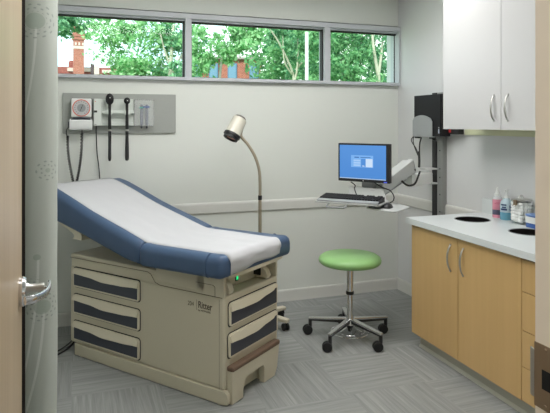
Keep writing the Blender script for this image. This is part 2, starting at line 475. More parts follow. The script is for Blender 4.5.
# ceiling lights
LM = emit('lit diffuser', (1, .985, .968, 1), 11.6)
LC = emit('lit corridor diffuser', (1, .95, .89, 1), 9)
def troffer(x, y, w, d, mat, label):
    t = empty('ceiling_light', (x, y, ZC), 0, label=label, cat='ceiling light', group='ceiling light panels')
    b = B()
    for (x0, x1, y0, y1) in ((-w, w, -d, -d+.03), (-w, w, d-.03, d), (-w, -w+.03, -d+.03, d-.03), (w-.03, w, -d+.03, d-.03)): b.box(x0, x1, y0, y1, -.022, 0, .002)
    b.build('frame', M['whiteplastic'], t)
    B().box(-w+.03, w-.03, -d+.03, d-.03, -.016, -.010).build('diffuser', mat, t, smooth=False)
troffer(.65, 1.85, .6, .3, LM, 'lit ceiling panel over the floor near the doorway')
troffer(1.75, 3.25, .6, .3, LM, 'lit ceiling panel over the stool')
troffer(.75, 3.25, .6, .3, LM, 'lit ceiling panel over the exam table')
troffer(-.45, -.1, .3, .6, LC, 'lit ceiling panel in the corridor')

# ------------------------------------------------------------------ exam table (local x across, y towards the head)
tb = empty('exam_table', (.751, 2.987, 0), math.atan2(.615, .788), label='beige medical exam table with blue upholstery, raised back and side drawers', cat='exam table')
W, L = .55, 1.31
b = B()
b.box(0, W, 0, L, .077, .588, .014, 3)
b.box(.004, W-.004, .13, L-.004, .58, .644, .010)
b.box(0, W, .13, L, .640, .672, .012, 3)
b.box(0, W, .13, .52, .60, .70, .012, 3)
b.box(0, .022, 0, .2, .585, .705, .006); b.box(W-.022, W, 0, .2, .585, .705, .006)
b.mi = 1
def line(pts, w=.0028):
    for (u0, z0), (u1, z1) in zip(pts, pts[1:]):
        b.beam((-.0004, u0, z0), (-.0004, u1, z1), w, .0016, up=(1, 0, 0))
line([(L-.004, .645), (.585, .650), (.555, .640), (.52, .596), (.48, .585), (.012, .586)])
line([(.20, .648), (.075, .648), (.062, .638), (.062, .588)], .0022)
line([(.032, .575), (.032, .08)], .0012)
b.mi = 2
b.box(.024, W-.024, .10, .131, .588, .70)
body = b.build('cabinet_body', [M['beige'], M['seam'], M['beige']], tb)
b = B()
b.box(.03, W-.03, .02, L-.06, .012, .08, .004)
def skirt(v, s):
    P = [(-.028, .010), (.0, .004), (L-.06, .004), (L-.06, .079), (-.012, .079), (-.026, .070), (-.033, .055), (-.033, .022)]
    b.prism(P, lambda u, z: Vector((v, u, z)), lambda u, z: Vector((v+.03*s, u, z)), .004)
skirt(-.012, 1); b.box(W-.02, W+.010, .03, L-.06, .004, .079, .006)
for v in (.01, W-.01): b.cyl((v, .03, 0), (v, .03, .02), .018); b.cyl((v, L-.12, 0), (v, L-.12, .02), .018)
b.build('base_skirt', M['beige'], tb)
# top frame under the cushions: curved beige lip
b = B()
P = [(-.0, -.035), (.10, -.047), (.275, -.052), (.45, -.047), (W, -.035), (W, .5), (0, .5)]
b.prism(P, lambda v, u: Vector((v, u, .700)), lambda v, u: Vector((v, u, .722)), .004)
b.build('support_frame', M['beige2'], tb)
# accessory bay: two rounded stirrup covers and a green switch
for v, s in ((.05, 1), (.43, 1)):
    b = B()
    b.prism([(-.004, .592), (.055, .592), (.062, .61), (.052, .645), (.03, .664), (-.004, .672)], lambda u_, z: Vector((v, .085-u_*1.4, z)), lambda u_, z: Vector((v+.045, .085-u_*1.4, z)), .008)
    k = b.build('stirrup_cover', M['beige2'], tb)
    B().box(v-.008, v, .045, .098, .61, .655, .003).build('stirrup_slot', M['darkgap'], k)
o = B().box(.236, .262, .094, .101, .610, .650, .002).build('power_switch', M['black'], tb)
p = B().box(.241, .257, .091, .095, .618, .642, .001).build('indicator', M['green_led'], o); p['label'] = 'lit green indicator'

def drawer(s0, s1, z0, z1, waves, f, name='drawer'):
    """f(s, z, d): face point at depth d out of the cabinet"""
    b = B(); e = .006
    b.prism(rrect(s0-e, s1+e, z0-e, z1+e, .024), lambda s, z: f(s, z, -.004), lambda s, z: f(s, z, .0012))
    gp = b.build('drawer', M['darkgap'], tb)
    b = B(); b.prism(rrect(s0, s1, z0, z1, .02), lambda s, z: f(s, z, -.002), lambda s, z: f(s, z, .012), .003)
    b.build('drawer_front', M['beige2'], gp)
    m = .013; n = 20; h = z1-z0
    def wv(t):
        k = t*(len(waves)-1); i = min(int(k), len(waves)-2); q = k-i; q = q*q*(3-2*q)
        return z1-h*(waves[i]+(waves[i+1]-waves[i])*q)
    top = [(s0+m+(s1-s0-2*m)*i/n, wv(i/n)) for i in range(n+1)]
    b = B(); b.prism([(s0+m, z0+m*.9), (s1-m, z0+m*.9)]+top[::-1], lambda s, z: f(s, z, .010), lambda s, z: f(s, z, .0132), .001)
    b.build('inset_panel', M['slate'], gp)
    b = B(); m2 = .006
    lip = [(s0+m2, wv(0)), ]+top[1:-1]+[(s1-m2, wv(1))]
    b.prism(lip+[(s1-m2, z1-.012), (s1-m2-.01, z1-m2), (s0+m2+.01, z1-m2), (s0+m2, z1-.012)], lambda s, z: f(s, z, .010), lambda s, z: f(s, z, .026 if z < z1-.03 else .017), .003)
    b.build('drawer_pull', M['beige2'], gp)
sidef = lambda s, z, d: Vector((-d, s, z))
frontf = lambda s, z, d: Vector((s, -d, z))
for z0, z1 in ((.457, .583), (.279, .407), (.101, .229)):
    drawer(.646, 1.268, z0, z1, [.33, .40, .43, .32, .28], sidef)
drawer(.040, .532, .418, .549, [.34, .40, .42, .30, .20], frontf)
drawer(.034, .532, .244, .378, [.34, .40, .42, .30, .20], frontf)
# pull-out step
b = B()
P = [(.022, .004), (.125, .004), (.125, .045), (.150, .112), (.325, .112), (.338, .095), (.338, .004), (.452, .004), (.480, .05), (.505, .185), (.022, .185)]
b.prism(P, lambda v, z: Vector((v, -.042, z)), lambda v, z: Vector((v, -.004, z)), .003)
b.box(.03, .115, -.01, .28, .004, .09); b.box(.36, .45, -.01, .28, .004, .09); b.box(.115, .36, .26, .28, .004, .09)
st = b.build('step', M['beige'], tb)
B().box(.020, .510, -.046, 0, .178, .208, .011, 3).build('step_tread', M['brown'], st)
# logo on the near side
dk = plain('logo print', srgb(92, 84, 70), .6)
fr = lambda u, z: frame((0, -1, 0), (0, 0, 1), (-.0006, u, z))
text_mesh('logo', 'Ritter', .054, dk, tb, fr(.185, .505), xs=.80, bold=.0009)
text_mesh('model_number', '204', .036, M['seam'], tb, fr(.262, .507), xs=.85)
text_mesh('logo_subline', 'by MIDMARK', .0155, dk, tb, fr(.185, .486), xs=1.05)
B().box(-.0008, 0, .1945, .1960, .490, .548).build('logo_rule', dk, tb, smooth=False)

# cushions
def sect(v0, v1, z0, z1, rt, rb, u, shear=0):
    P = []; n = 5
    for cx, cz, a0, r in ((v1-rt, z1-rt, 0, rt), (v0+rt, z1-rt, 90, rt), (v0+rb, z0+rb, 180, rb), (v1-rb, z0+rb, 270, rb)):
        for i in range(n+1):
            a = R(a0+90*i/n); P.append(Vector((cx+r*math.cos(a), u, cz+r*math.sin(a))))
    return P
def prof_at(tab, u):
    if u <= tab[0][0]: return tab[0][1]
    for (a, x), (b_, y) in zip(tab, tab[1:]):
        if u <= b_:
            t = (u-a)/(b_-a); return x+(y-x)*t
    return tab[-1][1]
TOP = [(-.06, .838), (.05, .832), (.50, .830), (.57, .834), (.66, .860), (.75, .887), (.91, .932), (1.07, .980), (1.26, 1.048), (1.40, 1.096), (1.50, 1.121), (1.54, 1.127)]
BOT = [(-.06, .708), (.56, .700), (.70, .718), (.90, .770), (1.14, .834), (1.39, .892), (1.54, .925)]
V0, V1 = -.072, .642
def cushion(name, u0, u1, round0, round1, v0, v1):
    us = [u0+(u1-u0)*i/22 for i in range(23)]; rings = []
    def ring(u, ins):
        zt, zb = prof_at(TOP, u), prof_at(BOT, u)
        rings.append(sect(v0+ins, v1-ins, zb+ins*.7, zt-ins, max(.008, .046-ins*.3), max(.006, .03-ins*.3), u))
    for i, (dx, ins) in enumerate(((0, 1), (.12, .55), (.35, .22), (.68, .05))): ring(u0+dx*round0, ins*round0*.8)
    for u in us:
        if u0+round0 <= u <= u1-round1: ring(u, 0)
    for i, (dx, ins) in enumerate(((.68, .05), (.35, .22), (.12, .55), (0, 1))): ring(u1-dx*round1, ins*round1*.8)
    b = B(); b.loft(rings); return b
seat = cushion('seat_cushion', -.050, .572, .045, .02, V0-.010, V1+.004).build('seat_cushion', M['vinyl'], tb, ang=60)
# piping seam that closes each front corner of the seat pad
for va, vb in ((V0-.0125, .0), (.53, V1+.0065)):
    zt = prof_at(TOP, .06)
    rg = sect(V0-.0125, V1+.0065, .708, zt+.0022, .047, .03, .062)
    pp = [p for p in rg if va-.001 <= p.x <= vb+.001]
    if va < 0: pp = sorted(pp, key=lambda p: (p.z, p.x))
    else: pp = sorted(pp, key=lambda p: (p.z, -p.x))
    B().tube(pp, .0035, 6).build('piping', M['vinyl'], seat)
cushion('backrest_cushion', .580, 1.54, .02, .05, V0, V1).build('backrest_cushion', M['vinyl'], tb, ang=60)
# hinge bracket carrying the backrest and the rear head bracket
b = B()
for v in (.10, .42): b.beam((v, .62, .655), (v, 1.12, .85), .05, .045, .006)
b.build('backrest_support', M['beige'], tb)
b = B()
P = [(1.39, .897), (1.15, .836), (1.132, .812), (1.138, .783), (1.236, .783), (1.212, .800), (1.222, .818), (1.27, .838), (1.35, .864)]
b.prism(P, lambda u, z: Vector((-.045, u, z)), lambda u, z: Vector((.03, u, z)), .006)
b.build('head_bracket', M['beige2'], tb)

# paper sheet lying on the cushions, top-level
us = []; 
path = []
for k in range(46):
    u = 1.505-(1.505+.012)*k/45; path.append((u, prof_at(TOP, u)+.004))
zc = path[-1][1]
for k in range(1, 9):
    a = R(90*k/8); path.append((-.012-.047*math.sin(a), zc-.047*(1-math.cos(a))))
uu = path[-1][0]
for k in range(1, 6): path.append((uu+.0008*k, zc-.047-.0085*k))
bm = bmesh.new(); rows = []
for i, (u, z) in enumerate(path):
    row = []
    fr_ = max(0, (i-44)/14)
    va = -.022+.012*fr_; vb = .528-.028*fr_-.02*max(0, 1-abs(u)/.3)
    for j in range(25):
        t = j/24; v = va+(vb-va)*t
        w = .0012*math.sin(19*t+4.0*u)+.0009*math.sin(31*t-9*u)
        edge = -.010*max(0, (.04-t)/.04)**2-.004*max(0, (t-.95)/.05)**2
        dz = -.006*math.sin(t*PI*3)*fr_
        row.append(bm.verts.new((v, u+(.003*math.sin(t*14) if i > 53 else 0)-(.004*abs(math.sin(t*9)) if i > 50 else 0), z+w*.8+edge+.0016+(dz if i > 52 else 0)-(.022*(1-t) if i == len(path)-1 else 0))))
    rows.append(row)
for a, c in zip(rows, rows[1:]):
    for j in range(24): bm.faces.new((a[j], c[j], c[j+1], a[j+1]))
bmesh.ops.recalc_face_normals(bm, faces=bm.faces[:])
pb = B(); pb.bm.free(); pb.bm = bm
pp_ = pb.build('table_paper', M['paper'], ang=80)
pp_.location = tb.location; pp_.rotation_euler = tb.rotation_euler
so = pp_.modifiers.new('thick', 'SOLIDIFY'); so.thickness = .0016; so.offset = 1
tag(pp_, 'white exam paper sheet spread over the blue exam table cushions', 'paper sheet')

# cords trailing from the table onto the carpet
tinv = (Matrix.Translation(tb.location) @ Matrix.Rotation(tb.rotation_euler.z, 4, 'Z')).inverted()
for pts, r in (([(-.00, 4.19, .06), (-.045, 4.13, .012), (-.107, 4.03, .006), (-.21, 3.92, .006), (-.34, 3.86, .006), (-.55, 3.9, .006), (-.70, 4.05, .006)], .006),
               ([(.02, 4.21, .07), (-.07, 4.14, .014), (-.14, 4.055, .0055), (-.235, 3.955, .0055), (-.36, 3.885, .0055), (-.56, 3.92, .0055), (-.71, 4.06, .0055)], .005)):
    o = B().tube([tinv @ Vector(p) for p in pts], r, 8, smooth=6).build('power_cord', M['cordblack'], tb); o['label'] = 'black power cord on the carpet'

# ------------------------------------------------------------------ diagnostic board on the back wall
BY = YB
bd = B().box(-.116, .742, BY-.020, BY, 1.470, 1.780, .002).build('wall_board', M['greyboard'])
tag(bd, 'grey rectangular mounting board on the back wall behind the instruments', 'board')
FY = BY-.020
# blood pressure gauge
gz = empty('blood_pressure_gauge', (.018, FY, 1.57), 0, label='white square blood pressure gauge with red ringed dial and basket on the grey board', cat='blood pressure gauge')
GY = -.07
b = B(); b.box(-.073, .073, GY, -.004, .022, .166, .010, 3); b.box(-.03, .03, -.006, 0, -.05, .12); b.build('gauge_case', M['whiteplastic'], gz)
cz = .094
dl = B().lathe([(.0, 0), (.064, 0), (.064, .003), (.0, .003)], (0, GY+.001, cz), 40, (0, -1, 0)).build('dial', M['white'], gz)
b = B(); b.lathe([(.0585, .0032), (.0645, .0032), (.0645, .0044), (.0585, .0044), (.0585, .0032)], (0, GY+.001, cz), 40, (0, -1, 0), caps=False); b.build('dial_ring', M['ring'], dl)
b = B(); b.lathe([(.0, .0032), (.031, .0032), (.031, .0044), (.0, .0044)], (0, GY+.001, cz), 32, (0, -1, 0)); b.build('dial_centre', M['midgrey'], dl)
b = B()
for k in range(15):
    a = R(-60+300*k/14); r0, r1 = .043, .052
    b.beam((-math.cos(a)*r0, GY-.0028, cz+math.sin(a)*r0), (-math.cos(a)*r1, GY-.0028, cz+math.sin(a)*r1), .003, .001, up=(0, 1, 0))
b.build('scale_marks', M['slate'], dl)
b = B(); b.beam((-.010, GY-.005, cz-.024), (.012, GY-.005, cz+.027), .0028, .0012, up=(0, 1, 0)); b.lathe([(0, 0), (.004, 0), (.004, .003), (0, .003)], (0, GY-.003, cz), 12, (0, -1, 0)); b.build('needle', M['rubber'], dl)
b = B()   # cuff basket with a curved front
P = [(-.005, .012), (-.005, -.070), (-.05, -.076), (-.085, -.066), (-.100, -.040), (-.100, -.004), (-.092, .004), (-.086, -.002), (-.090, -.035), (-.078, -.058), (-.05, -.066), (-.015, -.060), (-.012, .012)]
b.prism(P, lambda y, z: Vector((-.085, y, z)), lambda y, z: Vector((.078, y, z)), .002)
b.box(-.085, -.081, -.095, -.008, -.066, .0); b.box(.074, .078, -.095, -.008, -.066, .0)
b.build('cuff_basket', M['whiteplastic'], gz)
b = B(); b.box(-.075, .068, -.084, -.018, -.055, .014, .012); b.tube([(-.06, -.075, .012), (0, -.084, .02), (.06, -.07, .014)], .006, 8, smooth=5); b.box(-.094, -.085, -.07, -.03, -.05, -.01, .002); b.build('cuff', M['slate'], gz)
def coil(pts, r, turns, wr):
    base = catmull([Vector(p) for p in pts], 30); n = turns*9; out = []
    for i in range(n+1):
        k = i/n*(len(base)-1); j = min(int(k), len(base)-2); p = base[j].lerp(base[j+1], k-j)
        d = (base[j+1]-base[j]).normalized(); sx = d.cross(Vector((0, 1, 0))).normalized(); sy = d.cross(sx)
        a = 2*PI*turns*i/n; out.append(p+sx*(r*math.cos(a))+sy*(r*math.sin(a)))
    return out
b = B(); Y1 = -.055
b.tube(coil([(-.098, Y1, -.12), (-.094, Y1, -.24), (-.078, Y1, -.36), (-.058, Y1, -.465)], .0078, 18, .004), .0046, 6)
b.tube(coil([(.004, Y1, -.10), (.000, Y1, -.24), (-.014, Y1, -.36), (-.034, Y1, -.465)], .0078, 19, .004), .0046, 6)
b.tube([(-.082, Y1, -.04), (-.104, Y1, -.07), (-.106, Y1, -.10), (-.098, Y1, -.125)], .004, 6, smooth=5)
b.tube([(.004, Y1, -.06), (.005, Y1, -.105)], .004, 6)
b.tube([(-.058, Y1, -.462), (-.052, Y1, -.482), (-.046, Y1, -.486), (-.038, Y1, -.48), (-.034, Y1, -.462)], .0048, 6, smooth=4)
c_ = b.build('coiled_hose', M['cordblack'], gz); c_['label'] = 'black coiled hose'
# charging station
cs = empty('instrument_charger', (.254, FY, 1.63), 0, label='pale grey instrument charging station holding two black handles on the grey board', cat='charger')
b = B(); b.box(-.148, -.085, -.062, 0, -.102, .106, .006, 3); b.box(-.088, .152, -.030, 0, -.102, .106, .004)
b.build('charger_body', M['lightgrey'], cs)
b = B(); b.box(-.086, .152, -.074, -.028, -.008, .016, .004); b.box(-.086, .152, -.04, -.028, -.10, -.075, .003); b.build('cradle_shelf', M['lightgrey'], cs)
for x in (-.031, .098):
    b = B(); b.box(x-.020, x+.020, -.088, -.03, -.02, .02, .006); b.build('cradle', M['lightgrey'], cs)
B().box(-.146, -.122, -.0645, -.06, .0, .016, .002).build('power_button', M['rubber'], cs)
B().box(-.139, -.131, -.063, -.06, .082, .087).build('indicator_light', M['ring'], cs); B().box(-.142, -.128, -.063, -.06, -.092, -.089).build('marking', M['slate'], cs)
b = B(); b.tube([(-.128, -.03, -.10), (-.127, -.03, -.18), (-.122, -.02, -.30), (-.108, -.012, -.42), (-.098, -.012, -.56), (-.095, -.012, -.70)], .0042, 6, smooth=6); k = b.build('power_lead', M['cordblack'], cs)
def scope(x, label, name, head):
    t = empty(name, (x, FY-.082, 1.63), 0, label=label, cat='diagnostic instrument', group='instruments in the charger')
    b = B()
    b.lathe([(.0, .072), (.0095, .070), (.011, .06), (.0115, .02), (.012, -.06), (.0125, -.128), (.0, -.13)], n=18)
    b.build('upper_grip', M['black'], t)
    b = B(); b.lathe([(.0, -.130), (.0122, -.130), (.0135, -.136), (.0122, -.142), (.0, -.142)], n=18); b.build('ring', M['satin'], t)
    b = B()
    w = .0145 if head == 'round' else .0115
    b.lathe([(.0, -.142), (.0115, -.143), (.012, -.18), (w, -.27), (w+.001, -.35), (w-.002, -.368), (.0, -.374)], n=18)
    b.build('handle', M['black'], t)
    b = B()
    if head == 'round':
        b.sphere((0, -.004, .092), .025, 1, .9, 1.1); b.lathe([(.0, 0), (.012, 0), (.014, .012), (.010, .022), (0, .022)], (0, -.02, .092), 18, (0, -1, 0)); b.box(-.009, .009, -.012, .010, .066, .082, .003)
    else:
        b.sphere((0, 0, .103), .034, .95, .8, 1.35); b.lathe([(.0, 0), (.016, 0), (.019, .006), (.012, .016), (.006, .020), (0, .020)], (0, -.016, .112), 18, (0, -1, 0)); b.box(-.010, .010, -.012, .010, .062, .078, .003)
    hd = b.build('head', M['black'], t)
    b = B(); b.lathe([(.0, 0), (.006, 0), (.005, .003), (0, .0035)], (0, -.042 if head == 'round' else -.036, .092 if head == 'round' else .112), 14, (0, -1, 0)); b.build('lens', M['chrome'], hd)
scope(.223, 'black instrument with the larger oval head in the left cradle of the charging station', 'ophthalmoscope', 'oval')
scope(.352, 'black instrument with the small round head in the right cradle of the charging station', 'otoscope', 'round')
# specula dispenser
sd = empty('specula_dispenser', (.486, FY, 1.63), 0, label='clear plastic specula dispenser with a small blue green label at the right of the charger', cat='dispenser')
dm = NT('frosted plastic'); dm.bsdf(srgb(206, 208, 206), .35, spec=.3, Alpha=.22); dm.m.surface_render_method = 'BLENDED' if hasattr(dm.m, 'surface_render_method') else 'DITHERED'
b = B()
b.box(-.076, .076, -.060, -.056, -.104, .104, .0015); b.box(-.076, -.072, -.058, 0, -.104, .104); b.box(.072, .076, -.058, 0, -.104, .104); b.box(-.072, .072, -.056, 0, .100, .104); b.box(-.072, .072, -.056, 0, -.104, -.100)
b.build('case', dm.m, sd)
B().box(-.072, .072, -.006, .0005, -.10, .10).build('back_plate', M['lightgrey'], sd, smooth=False)
sp = plain('slate blue tube', srgb(112, 120, 146), .5)
for x in (-.018, .022):
    b = B(); b.lathe([(.0, -.10), (.008, -.10), (.012, -.08), (.012, .02), (.009, .065), (0, .066)], (x, -.034, 0), 16); t_ = b.build('specula_tube', sp, sd)
    B().lathe([(.0, -.124), (.006, -.122), (.009, -.104), (0, -.104)], (x, -.034, 0), 14).build('specula_tip', M['slate'], t_)
teal = plain('teal label print', srgb(96, 170, 158), .5); navy = plain('blue label print', srgb(92, 110, 150), .5)
b = B(); b.box(-.038, -.002, -.0612, -.0598, .036, .046); b.mi = 1; b.box(-.012, .040, -.0614, -.0600, .040, .053); b.build('label', [teal, navy], sd)

# ------------------------------------------------------------------ exam lamp
lp = empty('exam_lamp', (1.312, 4.086, 0), 0, label='cream gooseneck exam lamp on a castered stand behind the exam table', cat='lamp')
b = B()
LA = [-52, 22, 92, 164, 236]
for a in LA:
    ca, sa = math.cos(R(a)), math.sin(R(a))
    b.beam((ca*.02, sa*.02, .092), (ca*.255, sa*.255, .078), .060, .034, .008, w1=.044, h1=.026)
b.lathe([(.0, .060), (.055, .060), (.06, .085), (.05, .112), (.022, .125), (.0, .126)], n=24)
lb = b.build('stand_base', M['lampbase'], lp)
def caster(parent, x, y, rz, r=.029, zt=.066, name='caster', pm=None):
    b = B(); cx, cy = x+math.cos(rz)*.020, y+math.sin(rz)*.020
    ax = Vector((-math.sin(rz), math.cos(rz), 0))
    for s in (-1, 1):
        b.lathe([(.0, 0), (r*.55, 0), (r*.93, .002), (r, .006), (r, .014), (r*.93, .018), (r*.5, .019), (.0, .019)], Vector((cx, cy, r))+ax*(s*.0045 if s > 0 else -.0045), 20, ax*s)
    b.beam(Vector((x, y, r*1.3))-Vector((math.cos(rz)*.008, math.sin(rz)*.008, 0)), (x+math.cos(rz)*.02, y+math.sin(rz)*.02, r*1.75), .018, .022, .004)
    b.cyl((x, y, r*1.5), (x, y, zt), .0075)
    return b.build(name, M['rubber'], parent)
for i, a in enumerate(LA): caster(lp, math.cos(R(a))*.24, math.sin(R(a))*.24, R(a+[150, 140, 170, 120, 200][i]), .027, .07)
B().lathe([(.013, .12), (.013, .962), (.0, .962)], n=18).build('pole', M['lampneck'], lp)
B().lathe([(.0, .960), (.0155, .961), (.0155, .994), (.0, .995)], n=18).build('collar', M['rubber'], lp)
def LP(x, y, z): return Vector((x-1.312, y-4.086, z))
hc = LP(1.137, 4.145, 1.518)
cr, sr = math.cos(YAW), math.sin(YAW)
rv, fv = Vector((cr, -sr, 0)), Vector((sr, cr, 0))
ax = (rv*(-.39)+Vector((0, 0, -.83))-fv*.33).normalized()       # where the lamp shines
neck = [LP(1.312, 4.086, .99), LP(1.312, 4.087, 1.10), LP(1.303, 4.087, 1.20), LP(1.272, 4.098, 1.30), LP(1.225, 4.118, 1.385), LP(1.175, 4.134, 1.450), hc+ax*.005+rv*.05]
B().tube(neck, .0122, 10, smooth=8).build('gooseneck', M['lampneck'], lp)
b = B(); b.lathe([(.0, -.075), (.052, -.075), (.056, -.068), (.0605, .055), (.0605, .064), (.0, .064)], hc, 32, ax); hd = b.build('lamp_head', M['lampcream'], lp)
b = B(); b.lathe([(.0, -.093), (.036, -.093), (.044, -.087), (.046, -.075), (.0, -.075)], hc, 32, ax); b.build('vent_cap', M['capgrey'], hd)
b = B(); b.lathe([(.050, .060), (.066, .062), (.067, .080), (.058, .082), (.058, .102), (.048, .104), (.046, .080), (.046, .062)], hc, 32, ax, caps=False); b.build('lens_ring', M['black'], hd)
b = B(); b.lathe([(.0, .066), (.022, .068), (.046, .082), (.047, .088), (.0, .080)], hc, 28, ax); b.build('lens', M['lens'], hd)
b = B(); b.lathe([(.0, .080), (.016, .082), (.014, .090), (.0, .092)], hc, 16, ax); b.build('bulb', M['chrome'], hd)

# ------------------------------------------------------------------ stool
st = empty('stool', (1.843, 3.622, 0), 0, label='round green swivel stool on a five star castered base', cat='stool')
B().lathe([(.0, .535), (.17, .535), (.208, .539), (.222, .552), (.225, .568), (.219, .584), (.197, .599), (.145, .607), (.0, .610)], n=48).build('seat', M['green'], st, ang=70)
b = B(); b.lathe([(.0, .52), (.09, .52), (.09, .533), (.0, .533)], n=28); b.lathe([(.0, .33), (.0245, .33), (.0245, .522), (.0, .522)], n=24); b.build('gas_column', M['chrome'], st)
B().lathe([(.0, .318), (.028, .318), (.029, .324), (.029, .340), (.0, .345)], n=24).build('collar', M['rubber'], st)
B().lathe([(.034, .10), (.028, .14), (.0225, .19), (.0215, .32), (.0, .32)], n=24).build('column_sleeve', M['polished'], st)
for k in range(5):
    a = R(72*k+0); ca, sa = math.cos(a), math.sin(a)
    b = B(); b.beam((ca*.018, sa*.018, .140), (ca*.305, sa*.305, .118), .036, .018, .006, w1=.030, h1=.014)
    lg = b.build('leg', M['polished'], st)
    b = B(); b.beam((ca*.018, sa*.018, .121), (ca*.300, sa*.300, .106), .030, .020, .004, w1=.025, h1=.012); b.cyl((ca*.293, sa*.293, .060), (ca*.293, sa*.293, .108), .013); b.build('leg_underside', M['black'], lg)
    caster(st, ca*.293, sa*.293, R([165, 150, 172, 158, 166][k]), .034, .105)
b = B(); b.lathe([(.0, .05), (.014, .052), (.020, .075), (.034, .10), (.0, .12)], n=18); b.build('hub', M['black'], st)
b = B()
for a0 in (200, 285, 20):
    pts = [(.105*math.cos(R(a0+8*i)), .105*math.sin(R(a0+8*i)), .055) for i in range(9)]
    pts = [(pts[0][0]*1.06, pts[0][1]*1.06, .085)]+pts+[(pts[-1][0]*1.06, pts[-1][1]*1.06, .085)]
    b.tube(pts, .0045, 8)
b.tube([(.135*math.cos(R(12*i)), .135*math.sin(R(12*i)), .050) for i in range(30)], .0035, 8, closed=True)
for a in (36, 108, 180, 252, 324): b.tube([(.02*math.cos(R(a)), .02*math.sin(R(a)), .085), (.07*math.cos(R(a)), .07*math.sin(R(a)), .055), (.135*math.cos(R(a)), .135*math.sin(R(a)), .05)], .003, 6)
rg = b.build('release_ring', M['chrome'], st)

# ------------------------------------------------------------------ wall workstation
ws = empty('workstation_arm', (XR, 3.90, .70), 0, label='white computer arm with keyboard tray on a wall track left of the wall cabinets', cat='computer arm')
def S(x, y, z): return Vector((x-XR, y-3.90, z-.70))
b = B(); b.box(-.040, 0, -.072, .005, .0, 1.10, .003); b.mi = 1
for z in (.12, .26, .40, .47, .62, .85): b.box(-.042, -.039, -.040, -.030, z, z+.010)
b.mi = 2; b.box(-.045, 0, .005, .068, .0, 1.10, .003)
b.build('wall_track', [M['trackgrey'], M['rubber'], M['black']], ws)
B().box(-.155, -.02, -.005, .085, .466, .480, .002).build('pivot_bracket', M['armgrey'], ws); B().box(-.10, -.02, -.005, .085, .346, .360, .002).build('pivot_bracket', M['armgrey'], ws)
b = B(); b.beam(S(2.735, 3.950, 1.098), S(2.478, 3.862, 1.090), .085, .088, .005, w1=.085, h1=.096); b.build('extension_arm', M['whiteplastic'], ws)
b = B(); b.cyl(S(2.520, 3.865, 1.05), S(2.520, 3.865, 1.215), .022); b.beam(S(2.520, 3.865, 1.185), S(2.480, 3.835, 1.25), .045, .06, .01); eb = b.build('elbow_joint', M['armgrey'], ws)
B().cyl(S(2.520, 3.865, 1.166), S(2.520, 3.865, 1.182), .030).build('elbow_collar', M['black'], eb); B().cyl(S(2.520, 3.865, 1.045), S(2.520, 3.865, 1.060), .026).build('elbow_collar', M['black'], eb)
a0, a1 = S(2.470, 3.83, 1.208), S(2.12, 3.70, 1.055)
b = B(); b.beam(a0, a1, .095, .105, .008, h1=.085); ma = b.build('lift_arm', M['armgrey'], ws)
b = B(); d_ = (a1-a0).normalized(); b.beam(a0+d_*.09-Vector((0, 0, .052)), a1+d_*.01-Vector((0, 0, .040)), .080, .036, .006); b.build('arm_cover', M['midgrey'], ma)
# head behind the screen and the tray
Lm = Vector((.583, -.813, 0)); Nm = Vector((-.813, -.583, 0))
mc = Vector((1.997, 3.698, 0))
hz = mc-Nm*.085
b = B(); b.beam(S(hz.x, hz.y, .985), S(hz.x, hz.y, 1.30), .10, .05, .008, up=tuple(Nm)); b.beam(S(*(mc-Nm*.085).xy, 1.25), S(*(mc-Nm*.0515).xy, 1.25), .09, .09, .01); b.build('screen_mount', M['midgrey'], ws)
wb = mc-Nm*.045
b = B(); b.prism([(-.150, .990), (.150, .990), (.150, 1.012), (.128, 1.064), (-.03, 1.064), (-.045, 1.068), (-.150, 1.068)],
    lambda s, z: S(*(wb+Lm*s).xy, z), lambda s, z: S(*(wb+Lm*s-Nm*.012).xy, z), .002); b.build('tray_back_panel', M['whiteplastic'], ws)
text_mesh('panel_print', '———', .012, M['midgrey'], ws, frame(Lm, (0, 0, 1), S(*(wb+Lm*.03+Nm*.0008).xy, 1.045)))
kf = Vector((1.630, 3.722, 0)); Lk = Vector((.68, -.733, 0)).normalized(); Nk = Vector((-.733, -.68, 0)).normalized()
def K(s, t): return (kf+Lk*s-Nk*t)
def polyprism(b, P, z0, z1, bev=.003): b.prism(P, lambda s, t: S(*K(s, t).xy, z0), lambda s, t: S(*K(s, t).xy, z1), bev)
b = B(); polyprism(b, [(-.01, -.010), (.44, -.010), (.46, .01), (.46, .25), (.40, .32), (.06, .26), (-.01, .17)], .976, .986, .002); b.build('keyboard_tray', M['armgrey'], ws)
b = B()
P = [(1.925, 3.53), (1.96, 3.40), (2.000, 3.318), (2.03, 3.306), (2.225, 3.44), (2.240, 3.47), (2.250, 3.640), (2.20, 3.67), (2.02, 3.66)]
b.prism(P, lambda x, y: S(x, y, .941), lambda x, y: S(x, y, .950), .002); b.box(*[v for v in (S(2.02, 3.55, .95).x, S(2.10, 3.55, .95).x)], S(0, 3.56, 0).y, S(0, 3.62, 0).y, .249, .277)
b.build('mouse_tray', M['armgrey'], ws)
b = B(); b.tube([S(*K(.085, .02).xy, .974), S(*K(.085, -.035).xy, .958), S(*K(.11, -.045).xy, .955), S(*K(.20, -.045).xy, .955), S(*K(.225, -.035).xy, .958), S(*K(.225, .02).xy, .974)], .006, 8, smooth=4); b.build('tray_release_bar', M['midgrey'], ws)
